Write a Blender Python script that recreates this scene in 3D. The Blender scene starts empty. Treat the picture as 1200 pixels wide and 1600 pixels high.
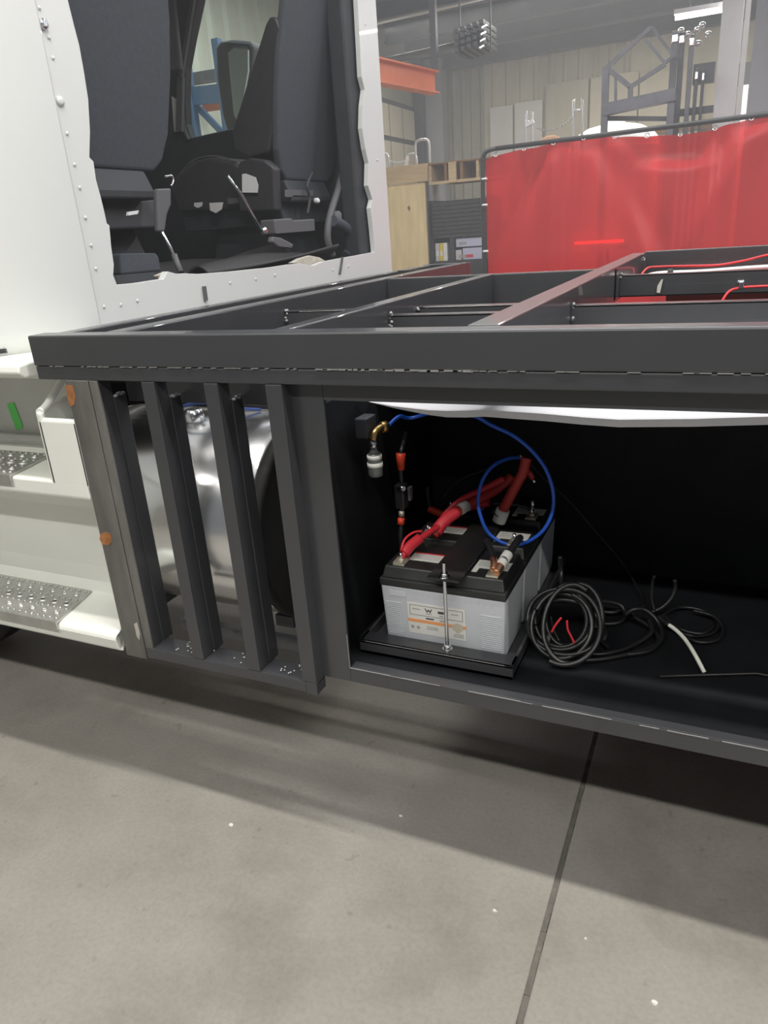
import bpy, bmesh, math, random
from mathutils import Vector, Matrix
from mathutils.geometry import tessellate_polygon

random.seed(4)
S = bpy.context.scene
COL = S.collection

# ------------------------------------------------------------------ camera
cam = bpy.data.objects.new('camera', bpy.data.cameras.new('camera'))
COL.objects.link(cam)
cam.data.sensor_fit = 'VERTICAL'
cam.data.sensor_height = 24.0
cam.data.sensor_width = 18.0
cam.data.lens = 1133.74 / 1600 * 24.0
cam.data.clip_start = 0.05
cam.matrix_world = Matrix.Translation((0, -1.1872, 1.42)) @ Matrix([[0.910108, -0.08897, 0.404707], [0.408778, 0.352698, -0.841727], [-0.06785, 0.931498, 0.357362]]).to_4x4()
S.camera = cam

# ------------------------------------------------------------------ world, exposure
W = bpy.data.worlds.new('shop_air')
S.world = W
W.use_nodes = True
W.node_tree.nodes['Background'].inputs[0].default_value = (0.93, 0.97, 1.0, 1)
W.node_tree.nodes['Background'].inputs[1].default_value = 0.18
S.view_settings.view_transform = 'Standard'
S.view_settings.look = 'None'
S.view_settings.gamma = 1.0
S.view_settings.use_curve_mapping = False
S.view_settings.exposure = 0.0
S.cycles.use_denoising = True
S.cycles.max_bounces = 7

# ------------------------------------------------------------------ lamps (rows of ceiling tubes)
def lamp_row(name, x0, x1, y, z, power, col=(1.0, 0.97, 0.91), wid=0.14):
    L = bpy.data.lights.new(name, 'AREA')
    L.shape = 'RECTANGLE'
    L.size = x1 - x0
    L.size_y = wid
    L.energy = power
    L.color = col
    o = bpy.data.objects.new(name, L)
    o.location = ((x0 + x1) / 2, y, z)
    COL.objects.link(o)
    return o
lamp_row('ceiling_lamp', -2.2, 3.0, -0.45, 4.45, 200, wid=0.14)
lamp_row('ceiling_lamp', -4.5, 4.5, -3.2, 4.45, 285)
lamp_row('ceiling_lamp', -5.0, 5.0, 2.7, 4.4, 200, (0.95, 0.97, 1.0))
lamp_row('ceiling_lamp', -5.0, 5.0, 6.0, 4.4, 260, (0.97, 0.98, 1.0))
lamp_row('ceiling_lamp', -5.0, 4.0, 10.4, 4.25, 330, (1.0, 0.95, 0.86))

# ------------------------------------------------------------------ materials
def mat(name, col, rough=0.5, metal=0.0, var=0.0, scale=8.0, bump=0.0, bscale=60.0, spec=0.5, coat=0.0,
        transl=0.0, emit=None, estr=0.0, col2=None, stretch=None, rvar=0.0):
    m = bpy.data.materials.new(name)
    m.use_nodes = True
    nt = m.node_tree
    b = nt.nodes['Principled BSDF']
    b.inputs['Roughness'].default_value = rough
    b.inputs['Metallic'].default_value = metal
    b.inputs['Specular IOR Level'].default_value = spec
    b.inputs['Coat Weight'].default_value = coat
    b.inputs['Base Color'].default_value = (*col, 1)
    tc = nt.nodes.new('ShaderNodeTexCoord')
    src = tc.outputs['Object']
    if stretch:
        mp = nt.nodes.new('ShaderNodeMapping')
        mp.inputs['Scale'].default_value = stretch
        nt.links.new(src, mp.inputs[0])
        src = mp.outputs[0]
    if var > 0 or col2:
        n = nt.nodes.new('ShaderNodeTexNoise')
        n.inputs['Scale'].default_value = scale
        n.inputs['Detail'].default_value = 6
        n.inputs['Roughness'].default_value = 0.6
        nt.links.new(src, n.inputs['Vector'])
        r = nt.nodes.new('ShaderNodeValToRGB')
        c2 = col2 if col2 else tuple(min(1, c * (1 + var)) for c in col)
        c1 = col if col2 else tuple(c * (1 - var) for c in col)
        r.color_ramp.elements[0].position = 0.3
        r.color_ramp.elements[1].position = 0.7
        r.color_ramp.elements[0].color = (*c1, 1)
        r.color_ramp.elements[1].color = (*c2, 1)
        nt.links.new(n.outputs['Fac'], r.inputs[0])
        nt.links.new(r.outputs[0], b.inputs['Base Color'])
        if rvar:
            mr = nt.nodes.new('ShaderNodeMapRange')
            mr.inputs['To Min'].default_value = max(0.02, rough - rvar)
            mr.inputs['To Max'].default_value = rough + rvar
            nt.links.new(n.outputs['Fac'], mr.inputs[0])
            nt.links.new(mr.outputs[0], b.inputs['Roughness'])
    if bump > 0:
        n2 = nt.nodes.new('ShaderNodeTexNoise')
        n2.inputs['Scale'].default_value = bscale
        n2.inputs['Detail'].default_value = 4
        nt.links.new(src, n2.inputs['Vector'])
        bp = nt.nodes.new('ShaderNodeBump')
        bp.inputs['Strength'].default_value = bump
        bp.inputs['Distance'].default_value = 0.01
        nt.links.new(n2.outputs['Fac'], bp.inputs['Height'])
        nt.links.new(bp.outputs[0], b.inputs['Normal'])
    if transl:
        out = nt.nodes['Material Output']
        t = nt.nodes.new('ShaderNodeBsdfTranslucent')
        t.inputs[0].default_value = (*col, 1)
        mx = nt.nodes.new('ShaderNodeMixShader')
        mx.inputs[0].default_value = transl
        nt.links.new(b.outputs[0], mx.inputs[1])
        nt.links.new(t.outputs[0], mx.inputs[2])
        nt.links.new(mx.outputs[0], out.inputs[0])
    if emit:
        b.inputs['Emission Color'].default_value = (*emit, 1)
        b.inputs['Emission Strength'].default_value = estr
    return m

M = {}
M['paint'] = mat('black_frame_paint', (0.047, 0.0485, 0.054), 0.30, var=0.08, scale=5, spec=0.55, coat=0.35)
M['inner'] = mat('black_liner_paint', (0.009, 0.010, 0.012), 0.62, var=0.3, scale=9, bump=0.05, bscale=180, spec=0.22)
M['steel'] = mat('bare_mill_steel', (0.17, 0.165, 0.155), 0.5, metal=0.35, var=0.35, scale=10, stretch=(1, 1, .3), bump=0.05, bscale=120)
M['rust'] = mat('orange_rust', (0.34, 0.14, 0.05), 0.85, var=0.4, scale=40)
M['chip'] = mat('bare_metal_edge', (0.34, 0.34, 0.34), 0.45, metal=0.4)
M['white'] = mat('white_cab_paint', (0.735, 0.75, 0.745), 0.32, var=0.02, scale=2, coat=0.15)
M['fibre'] = mat('white_fibreglass', (0.83, 0.845, 0.79), 0.35, var=0.03, scale=3, coat=0.3)
M['greyfair'] = mat('grey_step_well_plastic', (0.66, 0.66, 0.62), 0.5, var=0.06, scale=6)
M['alu'] = mat('polished_tank_aluminium', (0.86, 0.86, 0.87), 0.22, metal=1.0, var=0.08, scale=4, stretch=(.3, 1, 1), bump=0.05, bscale=9, rvar=0.06)
M['tread'] = mat('aluminium_tread', (0.55, 0.55, 0.53), 0.38, metal=0.85, var=0.1, scale=18)
M['hole'] = mat('dark_recess', (0.02, 0.02, 0.02), 0.8)
M['green'] = mat('green_masking_tape', (0.16, 0.74, 0.16), 0.6)
M['cap'] = mat('matt_black_end_cap', (0.018, 0.018, 0.018), 0.75, spec=0.25, var=0.2, scale=9)
M['darkblue'] = mat('dark_blue_hose', (0.015, 0.04, 0.18), 0.4)
M['rubber'] = mat('black_rubber', (0.022, 0.022, 0.024), 0.55, bump=0.08, bscale=90)
M['vinyl'] = mat('charcoal_seat_vinyl', (0.038, 0.038, 0.044), 0.45, var=0.12, scale=20, bump=0.12, bscale=300)
M['cover'] = mat('grey_seat_back_fabric', (0.060, 0.069, 0.086), 0.8, var=0.1, scale=60, bump=0.15, bscale=400)
M['trim'] = mat('dark_cab_trim', (0.030, 0.032, 0.040), 0.6, var=0.15, scale=12)
M['trimgrey'] = mat('grey_cab_trim', (0.11, 0.11, 0.12), 0.6)
M['beige'] = mat('beige_insulation_foam', (0.50, 0.46, 0.40), 0.9, var=0.15, scale=40)
M['chrome'] = mat('zinc_plated_steel', (0.72, 0.74, 0.76), 0.22, metal=1.0)
M['brass'] = mat('brass_fitting', (0.55, 0.38, 0.16), 0.35, metal=1.0)
M['copper'] = mat('copper_lug', (0.80, 0.42, 0.26), 0.35, metal=1.0, var=0.2, scale=60)
M['lead'] = mat('lead_terminal', (0.58, 0.55, 0.45), 0.45, metal=0.7)
M['case'] = mat('grey_battery_case', (0.56, 0.585, 0.62), 0.5, var=0.03, scale=10)
M['lid'] = mat('black_battery_lid', (0.020, 0.021, 0.021), 0.42, var=0.2, scale=30, bump=0.04, bscale=200)
M['label'] = mat('white_paper_label', (0.74, 0.74, 0.70), 0.6)
M['ink'] = mat('dark_print', (0.06, 0.06, 0.065), 0.6)
M['greyink'] = mat('grey_print', (0.36, 0.36, 0.35), 0.6)
M['orangeink'] = mat('orange_print', (0.85, 0.36, 0.14), 0.6)
M['badge'] = mat('grey_green_print', (0.56, 0.50, 0.40), 0.6)
M['redcable'] = mat('red_cable_sleeve', (0.62, 0.035, 0.05), 0.42, var=0.12, scale=40)
M['orangered'] = mat('orange_red_heat_shrink', (0.80, 0.07, 0.025), 0.45)
M['darkred'] = mat('dark_red_sleeve', (0.42, 0.035, 0.03), 0.5)
M['blue'] = mat('blue_air_hose', (0.02, 0.10, 0.55), 0.35)
M['blackcable'] = mat('black_cable', (0.02, 0.02, 0.022), 0.38)
M['tape'] = mat('pale_grey_tape', (0.55, 0.54, 0.50), 0.6)
M['loom'] = mat('black_loom_plastic', (0.014, 0.014, 0.015), 0.34)
M['redwire'] = mat('red_wire', (0.75, 0.04, 0.05), 0.4)
M['whitetube'] = mat('white_tubing', (0.72, 0.72, 0.66), 0.45)
M['sheet'] = mat('white_foam_sheet', (0.66, 0.66, 0.70), 0.6, transl=0.12)
M['clear'] = mat('clear_bowl', (0.12, 0.125, 0.12), 0.2)
M['ply'] = mat('plywood', (0.76, 0.61, 0.34), 0.7, var=0.12, scale=3, stretch=(4, 4, .6))
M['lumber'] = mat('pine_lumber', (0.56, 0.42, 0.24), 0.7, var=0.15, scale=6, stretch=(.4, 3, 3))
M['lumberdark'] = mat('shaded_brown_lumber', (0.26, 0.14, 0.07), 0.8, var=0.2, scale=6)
M['orange'] = mat('orange_crane_paint', (0.72, 0.17, 0.06), 0.5, var=0.1, scale=4)
M['wall'] = mat('tan_liner_panel', (0.47, 0.44, 0.36), 0.75, var=0.14, scale=2.5, stretch=(1, 1, .25))
M['wallgrey'] = mat('grey_green_liner_panel', (0.30, 0.295, 0.25), 0.75, var=0.12, scale=3, stretch=(1, 1, .3))
M['board'] = mat('pale_grey_board', (0.58, 0.56, 0.55), 0.7, var=0.05, scale=3)
M['boardtan'] = mat('pale_tan_board', (0.60, 0.555, 0.45), 0.7, var=0.07, scale=3)
M['cream'] = mat('cream_ribbed_liner', (0.58, 0.60, 0.52), 0.6, var=0.05, scale=2)
M['ceil'] = mat('grey_roof_deck', (0.26, 0.26, 0.28), 0.8, var=0.1, scale=1.5)
M['joist'] = mat('dark_grey_joist', (0.085, 0.088, 0.10), 0.6, var=0.12, scale=3)
M['column'] = mat('pale_grey_column_paint', (0.78, 0.78, 0.80), 0.5, var=0.05, scale=3)
M['greydoor'] = mat('slate_grey_door', (0.30, 0.31, 0.33), 0.6, var=0.06, scale=3)
M['tube'] = mat('raw_steel_tube', (0.13, 0.13, 0.145), 0.45, metal=0.4, var=0.2, scale=8)
M['tubedark'] = mat('dark_steel_tube', (0.06, 0.06, 0.066), 0.4, metal=0.4, var=0.2, scale=8)
M['galv'] = mat('galvanised_tube', (0.55, 0.56, 0.56), 0.35, metal=0.5)
M['tankwhite'] = mat('white_polyethylene', (0.92, 0.93, 0.95), 0.4)
M['bluesteel'] = mat('blue_rack_paint', (0.035, 0.11, 0.24), 0.5)
M['panel'] = mat('tan_door_glazing', (0.46, 0.43, 0.36), 0.6, var=0.05, scale=2)
M['pipeblack'] = mat('black_frame_pipe', (0.035, 0.033, 0.033), 0.4)
M['redbox'] = mat('red_painted_metal', (0.55, 0.06, 0.055), 0.45)
M['debris'] = mat('pale_chip', (0.72, 0.70, 0.66), 0.7)
M['yellow'] = mat('yellow_card', (0.70, 0.58, 0.06), 0.6)
M['lavender'] = mat('pale_blue_carton', (0.50, 0.52, 0.66), 0.6)
M['mirror'] = mat('mirror_glass', (0.75, 0.80, 0.78), 0.05, metal=1.0)
M['lampglow'] = mat('lit_tube_lamp', (1, 1, 1), 0.5, emit=(1.0, 0.98, 0.94), estr=9.0)
M['redglow'] = mat('red_glint_glow', (1, 0.1, 0.05), 0.5, emit=(1.0, 0.05, 0.02), estr=7.0)

def glass(name, tint, gloss=0.12):
    m = bpy.data.materials.new(name)
    m.use_nodes = True
    nt = m.node_tree
    nt.nodes.remove(nt.nodes['Principled BSDF'])
    out = nt.nodes['Material Output']
    t = nt.nodes.new('ShaderNodeBsdfTransparent')
    t.inputs[0].default_value = (*tint, 1)
    g = nt.nodes.new('ShaderNodeBsdfGlossy')
    g.inputs['Roughness'].default_value = 0.03
    mx = nt.nodes.new('ShaderNodeMixShader')
    mx.inputs[0].default_value = gloss
    nt.links.new(t.outputs[0], mx.inputs[1])
    nt.links.new(g.outputs[0], mx.inputs[2])
    nt.links.new(mx.outputs[0], out.inputs[0])
    return m
M['glass'] = glass('tinted_door_glass', (0.80, 0.88, 0.82), 0.06)

def vinyl_curtain():
    m = bpy.data.materials.new('red_welding_vinyl')
    m.use_nodes = True
    nt = m.node_tree
    b = nt.nodes['Principled BSDF']
    out = nt.nodes['Material Output']
    b.inputs['Base Color'].default_value = (0.72, 0.03, 0.035, 1)
    b.inputs['Roughness'].default_value = 0.30
    b.inputs['Specular IOR Level'].default_value = 0.5
    tl = nt.nodes.new('ShaderNodeBsdfTranslucent')
    tl.inputs[0].default_value = (0.80, 0.045, 0.04, 1)
    tr = nt.nodes.new('ShaderNodeBsdfTransparent')
    tr.inputs[0].default_value = (0.9, 0.06, 0.05, 1)
    m1 = nt.nodes.new('ShaderNodeMixShader')
    m1.inputs[0].default_value = 0.35
    nt.links.new(b.outputs[0], m1.inputs[1])
    nt.links.new(tl.outputs[0], m1.inputs[2])
    m2 = nt.nodes.new('ShaderNodeMixShader')
    m2.inputs[0].default_value = 0.22
    nt.links.new(m1.outputs[0], m2.inputs[1])
    nt.links.new(tr.outputs[0], m2.inputs[2])
    nt.links.new(m2.outputs[0], out.inputs[0])
    return m
M['curtain'] = vinyl_curtain()

def concrete():
    m = bpy.data.materials.new('worn_shop_concrete')
    m.use_nodes = True
    nt = m.node_tree
    b = nt.nodes['Principled BSDF']
    tc = nt.nodes.new('ShaderNodeTexCoord')
    def noise(sc, det, rg=0.6):
        n = nt.nodes.new('ShaderNodeTexNoise')
        n.inputs['Scale'].default_value = sc
        n.inputs['Detail'].default_value = det
        n.inputs['Roughness'].default_value = rg
        nt.links.new(tc.outputs['Object'], n.inputs['Vector'])
        return n
    def ramp(src, p0, c0, p1, c1):
        r = nt.nodes.new('ShaderNodeValToRGB')
        r.color_ramp.elements[0].position = p0
        r.color_ramp.elements[1].position = p1
        r.color_ramp.elements[0].color = (*c0, 1)
        r.color_ramp.elements[1].color = (*c1, 1)
        nt.links.new(src, r.inputs[0])
        return r
    def mul(a, c, f=1.0):
        x = nt.nodes.new('ShaderNodeMix')
        x.data_type = 'RGBA'
        x.blend_type = 'MULTIPLY'
        x.inputs[0].default_value = f
        nt.links.new(a, x.inputs[6])
        nt.links.new(c, x.inputs[7])
        return x.outputs[2]
    base = ramp(noise(3.2, 8).outputs['Fac'], 0.32, (0.262, 0.247, 0.223), 0.68, (0.315, 0.298, 0.272))
    stain = ramp(noise(1.7, 5, 0.7).outputs['Fac'], 0.36, (0.85, 0.84, 0.83), 0.5, (1, 1, 1))
    fine = ramp(noise(90, 3).outputs['Fac'], 0.3, (0.91, 0.91, 0.90), 0.62, (1.03, 1.03, 1.03))
    spots = ramp(noise(22, 2).outputs['Fac'], 0.27, (0.6, 0.58, 0.55), 0.33, (1, 1, 1))
    c = mul(base.outputs[0], stain.outputs[0])
    c = mul(c, fine.outputs[0])
    c = mul(c, spots.outputs[0], 0.4)
    nt.links.new(c, b.inputs['Base Color'])
    mr = nt.nodes.new('ShaderNodeMapRange')
    mr.inputs['To Min'].default_value = 0.42
    mr.inputs['To Max'].default_value = 0.75
    nt.links.new(noise(5, 4).outputs['Fac'], mr.inputs[0])
    nt.links.new(mr.outputs[0], b.inputs['Roughness'])
    bp = nt.nodes.new('ShaderNodeBump')
    bp.inputs['Strength'].default_value = 0.12
    bp.inputs['Distance'].default_value = 0.004
    nt.links.new(noise(140, 3).outputs['Fac'], bp.inputs['Height'])
    nt.links.new(bp.outputs[0], b.inputs['Normal'])
    return m
M['concrete'] = concrete()

# ------------------------------------------------------------------ helpers
def smooth_path(pts, n=8, closed=False):
    P = [Vector(p) for p in pts]
    out = []
    k = len(P)
    for i in range(k if closed else k - 1):
        if closed:
            a, b, c, d = P[(i - 1) % k], P[i], P[(i + 1) % k], P[(i + 2) % k]
        else:
            a, b, c, d = P[max(i - 1, 0)], P[i], P[i + 1], P[min(i + 2, k - 1)]
        for j in range(n):
            t = j / n
            out.append(0.5 * ((2 * b) + (c - a) * t + (2 * a - 5 * b + 4 * c - d) * t * t + (3 * b - a - 3 * c + d) * t ** 3))
    if not closed:
        out.append(P[-1])
    return out

def resample(path, step):
    out = [path[0]]
    acc = 0.0
    for a, b in zip(path[:-1], path[1:]):
        L = (b - a).length
        while acc + L >= step:
            f = (step - acc) / L
            a = a + (b - a) * f
            out.append(a)
            L = (b - a).length
            acc = 0.0
        acc += L
    return out

class MB:
    def __init__(s):
        s.v, s.f, s.sm = [], [], []
    def add(s, vs, fs, smooth=False):
        o = len(s.v)
        s.v += [tuple(p) for p in vs]
        s.f += [tuple(i + o for i in f) for f in fs]
        s.sm += [smooth] * len(fs)
        return s
    def box(s, x0, x1, y0, y1, z0, z1, mt=None):
        vs = [Vector((x, y, z)) for x in (x0, x1) for y in (y0, y1) for z in (z0, z1)]
        if mt:
            vs = [mt @ p for p in vs]
        return s.add(vs, [(0, 1, 3, 2), (4, 6, 7, 5), (0, 4, 5, 1), (2, 3, 7, 6), (0, 2, 6, 4), (1, 5, 7, 3)])
    def beam(s, a, b, w, h, up=(0, 0, 1)):
        a, b = Vector(a), Vector(b)
        d = (b - a).normalized()
        u = Vector(up)
        if abs(d.dot(u)) > 0.95:
            u = Vector((0, 1, 0))
        r = d.cross(u).normalized() * (w / 2)
        u = r.cross(d).normalized() * (h / 2)
        vs = [p + i * r + j * u for p in (a, b) for i, j in ((-1, -1), (1, -1), (1, 1), (-1, 1))]
        return s.add(vs, [(3, 2, 1, 0), (4, 5, 6, 7), (0, 1, 5, 4), (1, 2, 6, 5), (2, 3, 7, 6), (3, 0, 4, 7)])
    def tube(s, path, r, n=10, cap=True, radii=None):
        P = [Vector(p) for p in path]
        T = []
        for i in range(len(P)):
            T.append((P[min(i + 1, len(P) - 1)] - P[max(i - 1, 0)]).normalized())
        u = T[0].orthogonal().normalized()
        vs, fs = [], []
        for i, (p, t) in enumerate(zip(P, T)):
            u = (u - t * u.dot(t))
            u = u.normalized() if u.length > 1e-6 else t.orthogonal().normalized()
            w = t.cross(u)
            rr = radii[i] if radii else r
            for k in range(n):
                a = 2 * math.pi * k / n
                vs.append(p + (u * math.cos(a) + w * math.sin(a)) * rr)
        for i in range(len(P) - 1):
            for k in range(n):
                fs.append((i * n + k, i * n + (k + 1) % n, (i + 1) * n + (k + 1) % n, (i + 1) * n + k))
        s.add(vs, fs, True)
        if cap:
            o = len(s.v) - len(vs)
            s.f += [tuple(o + k for k in reversed(range(n))), tuple(o + (len(P) - 1) * n + k for k in range(n))]
            s.sm += [False, False]
        return s
    def cyl(s, a, b, r, n=16, r2=None):
        return s.tube([a, b], r, n, True, [r, r if r2 is None else r2])
    def lathe(s, prof, origin, axis='Z', n=28):
        o = Vector(origin)
        vs, fs = [], []
        for (rr, h) in prof:
            for k in range(n):
                a = 2 * math.pi * k / n
                c, d = rr * math.cos(a), rr * math.sin(a)
                vs.append(o + (Vector((c, d, h)) if axis == 'Z' else Vector((h, c, d))))
        for i in range(len(prof) - 1):
            for k in range(n):
                fs.append((i * n + k, i * n + (k + 1) % n, (i + 1) * n + (k + 1) % n, (i + 1) * n + k))
        s.add(vs, fs, True)
        o2 = len(s.v) - len(vs)
        s.f += [tuple(o2 + k for k in reversed(range(n))), tuple(o2 + (len(prof) - 1) * n + k for k in range(n))]
        s.sm += [False, False]
        return s
    def prism(s, prof, p0, p1, plane='YZ', smooth=False):
        """closed profile extruded between two coordinates of the remaining axis"""
        n = len(prof)
        def mk(q, e):
            return {'YZ': (e, q[0], q[1]), 'XZ': (q[0], e, q[1]), 'XY': (q[0], q[1], e)}[plane]
        vs = [mk(q, p0) for q in prof] + [mk(q, p1) for q in prof]
        s.add(vs, [(i, (i + 1) % n, n + (i + 1) % n, n + i) for i in range(n)], smooth)
        o = len(s.v) - 2 * n
        tri = tessellate_polygon([[Vector((q[0], q[1], 0)) for q in prof]])
        for t in tri:
            s.f += [tuple(o + i for i in t), tuple(o + n + i for i in reversed(t))]
            s.sm += [False, False]
        return s
    def grid(s, fn, nu, nv, smooth=True):
        vs = [fn(i / nu, j / nv) for i in range(nu + 1) for j in range(nv + 1)]
        fs = [(i * (nv + 1) + j, (i + 1) * (nv + 1) + j, (i + 1) * (nv + 1) + j + 1, i * (nv + 1) + j + 1) for i in range(nu) for j in range(nv)]
        return s.add(vs, fs, smooth)
    def build(s, name, m, parent=None, bevel=0.0, seg=2, solid=0.0, sub=0, fix=True):
        me = bpy.data.meshes.new(name)
        me.from_pydata(s.v, [], s.f)
        me.materials.append(M[m] if isinstance(m, str) else m)
        me.polygons.foreach_set('use_smooth', s.sm)
        if fix:
            bm = bmesh.new()
            bm.from_mesh(me)
            bmesh.ops.recalc_face_normals(bm, faces=bm.faces)
            bm.to_mesh(me)
            bm.free()
        o = bpy.data.objects.new(name, me)
        COL.objects.link(o)
        if parent is not None:
            attach(o, parent)
        if solid:
            k = o.modifiers.new('thickness', 'SOLIDIFY')
            k.thickness = solid
            k.offset = -1
        if sub:
            k = o.modifiers.new('round', 'SUBSURF')
            k.levels = k.render_levels = sub
        if bevel:
            k = o.modifiers.new('edge', 'BEVEL')
            k.width = bevel
            k.segments = seg
            k.limit_method = 'ANGLE'
            k.angle_limit = math.radians(40)
        return o

def world_of(o):
    mt = o.matrix_basis.copy()
    if o.parent:
        mt = world_of(o.parent) @ o.matrix_parent_inverse @ mt
    return mt
def attach(o, p):
    o.parent = p
    o.matrix_parent_inverse = world_of(p).inverted()

def thing(name, label, cat, loc=(0, 0, 0), group=None):
    o = bpy.data.objects.new(name, None)
    o.empty_display_size = 0.1
    COL.objects.link(o)
    o.location = loc
    return tag(o, label, cat, group)
def tag(o, label, cat, group=None):
    o['label'] = label
    o['category'] = cat
    if group:
        o['group'] = group
    return o
def struct(o):
    o['kind'] = 'structure'
    return o
def stuff(o):
    o['kind'] = 'stuff'
    return o
def dup(o, parent=None):
    c = o.copy()
    COL.objects.link(c)
    if parent is not None:
        inv = o.matrix_parent_inverse.copy()
        c.parent = parent
        c.matrix_parent_inverse = inv
    for ch in list(o.children):
        dup(ch, c)
    return c
def rbox(x0, x1, y0, y1, z0, z1):
    return MB().box(x0, x1, y0, y1, z0, z1)
def copies(o, offs):
    """same mesh again as sibling parts of the same parent, moved"""
    for d in offs:
        c = o.copy()
        c.location = Vector(o.location) + Vector(d)
        COL.objects.link(c)

# ================================================================== SETTING
fl = bpy.data.objects.new('floor', None)
COL.objects.link(fl)
struct(fl)
JX = -0.2385
MB().box(-9, 6, -5, 16, -0.09, -0.05).build('subfloor', 'hole', fl)
MB().box(-9, JX - 0.006, -5, 16, -0.05, 0).build('slab', 'concrete', fl, bevel=0.003)
MB().box(JX + 0.006, 6, -5, 16, -0.05, 0).build('slab', 'concrete', fl, bevel=0.003)
jr = MB()
rg = random.Random(3)
for i in range(110):
    y = -1.2 + i * 0.025
    w_ = rg.uniform(0.006, 0.0085)
    jr.box(JX - w_, JX + w_ * 0.75, y, y + 0.027, -0.03, -0.0035 + rg.uniform(-0.0015, 0.001))
stuff(jr.build('joint_filler', mat('dusty_joint_filler', (0.135, 0.125, 0.11), 0.9, var=0.3, scale=30), fl))

# back wall with liner panels
def ribbed(x0, x1, z0, z1, y, pitch=0.18, depth=0.03, axis='X'):
    b = MB()
    n = max(1, round((x1 - x0) / pitch))
    pts = []
    for i in range(n):
        a = x0 + (x1 - x0) * i / n
        p = (x1 - x0) / n
        pts += [(a, 0), (a + p * 0.55, 0), (a + p * 0.68, depth), (a + p * 0.87, depth)]
    pts.append((x1, 0))
    vs, fs = [], []
    for (a, d) in pts:
        for z in (z0, z1):
            vs.append((a, y - d, z) if axis == 'X' else (y + d, a, z))
    for i in range(len(pts) - 1):
        fs.append((2 * i, 2 * i + 2, 2 * i + 3, 2 * i + 1))
    b.add(vs, fs)
    return b
wb = struct(rbox(-6.0, 6.0, 14.0, 14.2, 0, 4.9).build('wall_back', 'wallgrey'))
ribbed(-5.5, -4.55, 0, 4.2, 13.98).build('liner_panel', 'wallgrey', wb, fix=False)
ribbed(-4.55, -1.9, 0, 4.3, 13.97, 0.26).build('liner_panel', 'wall', wb, fix=False)
ribbed(-1.9, 6.0, 0, 4.3, 13.98, 0.5, 0.012).build('liner_panel', 'boardtan', wb, fix=False)
for (xa, xb, za, zb, mt_) in ((-4.42, -3.98, 2.55, 3.5, 'board'), (-3.94, -3.42, 1.4, 3.52, 'board'), (-4.42, -4.06, 1.5, 2.52, 'column'),
                              (-3.36, -2.6, 1.8, 3.75, 'wall'), (-2.56, -1.75, 2.0, 3.75, 'boardtan'), (-1.72, -0.7, 2.0, 3.7, 'boardtan')):
    rbox(xa, xb, 13.90, 13.935, za, zb).build('wall_board', mt_, wb)
rbox(-5.5, -3.3, 13.88, 13.94, 2.33, 2.42).build('wall_girt', 'wallgrey', wb)
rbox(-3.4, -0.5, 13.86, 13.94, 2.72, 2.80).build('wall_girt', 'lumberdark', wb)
rbox(-5.5, -3.5, 13.70, 13.90, 1.0, 1.45).build('wall_girt', 'greydoor', wb)

# left end wall: ribbed liner and a sectional door
wl = struct(rbox(-5.95, -5.75, -5, 14.2, 0, 4.9).build('wall_left', 'wallgrey'))
ribbed(3.0, 10.6, 0, 4.9, -5.74, 0.35, 0.04, axis='Y').build('liner_panel', 'cream', wl, fix=False)
dr = struct(rbox(-5.74, -5.70, 10.8, 13.25, 0, 3.6).build('door_1', 'joist'))
for iy in range(4):
    for iz in range(6):
        y0 = 10.86 + iy * 0.6
        z0 = 0.12 + iz * 0.58
        rbox(-5.70, -5.685, y0, y0 + 0.54, z0, z0 + 0.50).build('door_panel', 'panel', dr)
struct(rbox(-5.72, -5.55, 13.3, 13.45, 0, 4.4).build('trim_1', 'joist'))
cn = struct(rbox(-5.60, -5.25, 13.55, 13.85, 0, 4.4).build('trim_2', 'greydoor'))

# roof deck and joists
ce = struct(rbox(-6.0, 6.0, 3.0, 14.2, 4.75, 4.85).build('ceiling', 'ceil'))
def joist(y, z0, z1, w_=0.10):
    b = MB()
    b.box(-5.9, 6, y - w_ / 2, y + w_ / 2, z0, z0 + 0.03)
    b.box(-5.9, 6, y - 0.012, y + 0.012, z0, z1)
    b.box(-5.9, 6, y - w_ / 2, y + w_ / 2, z1 - 0.03, z1)
    return b.build('joist', 'joist', ce)
joist(13.75, 4.22, 4.75, 0.22)
joist(13.1, 4.40, 4.75)
joist(12.2, 4.45, 4.75, 0.16)
joist(11.0, 4.50, 4.75)
joist(9.8, 4.45, 4.75, 0.16)
joist(8.4, 4.50, 4.75)
joist(7.0, 4.50, 4.75)
pipes_ = MB()
pipes_.cyl((-5.9, 10.3, 4.30), (-3.2, 10.3, 4.36), 0.03)
pipes_.build('conduit', 'galv', ce)
cd2 = MB().cyl((-5.9, 12.7, 4.30), (2, 12.7, 4.30), 0.035)
cd2.build('conduit', 'joist', ce)

# painted column and grey door panel at the right
co = struct(MB().build('trim_3', 'column'))
cb = MB()
cb.box(-0.37, -0.13, 9.98, 10.01, 0, 4.75).box(-0.262, -0.238, 10.01, 10.22, 0, 4.75).box(-0.37, -0.13, 10.22, 10.25, 0, 4.75)
cb.build('column_section', 'column', co)
rbox(-0.115, -0.055, 9.98, 10.06, 0, 4.75).build('conduit', 'column', co)
rbox(-0.10, 0.9, 12.2, 12.3, 0, 3.1).build('white_board', 'column', wb)
rbox(-0.3, 0.9, 12.6, 12.7, 3.15, 3.45).build('wall_girt', 'joist', wb)
d2 = struct(rbox(0.005, 1.6, 9.7, 9.78, 0, 4.6).build('door_2', 'greydoor'))

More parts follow.
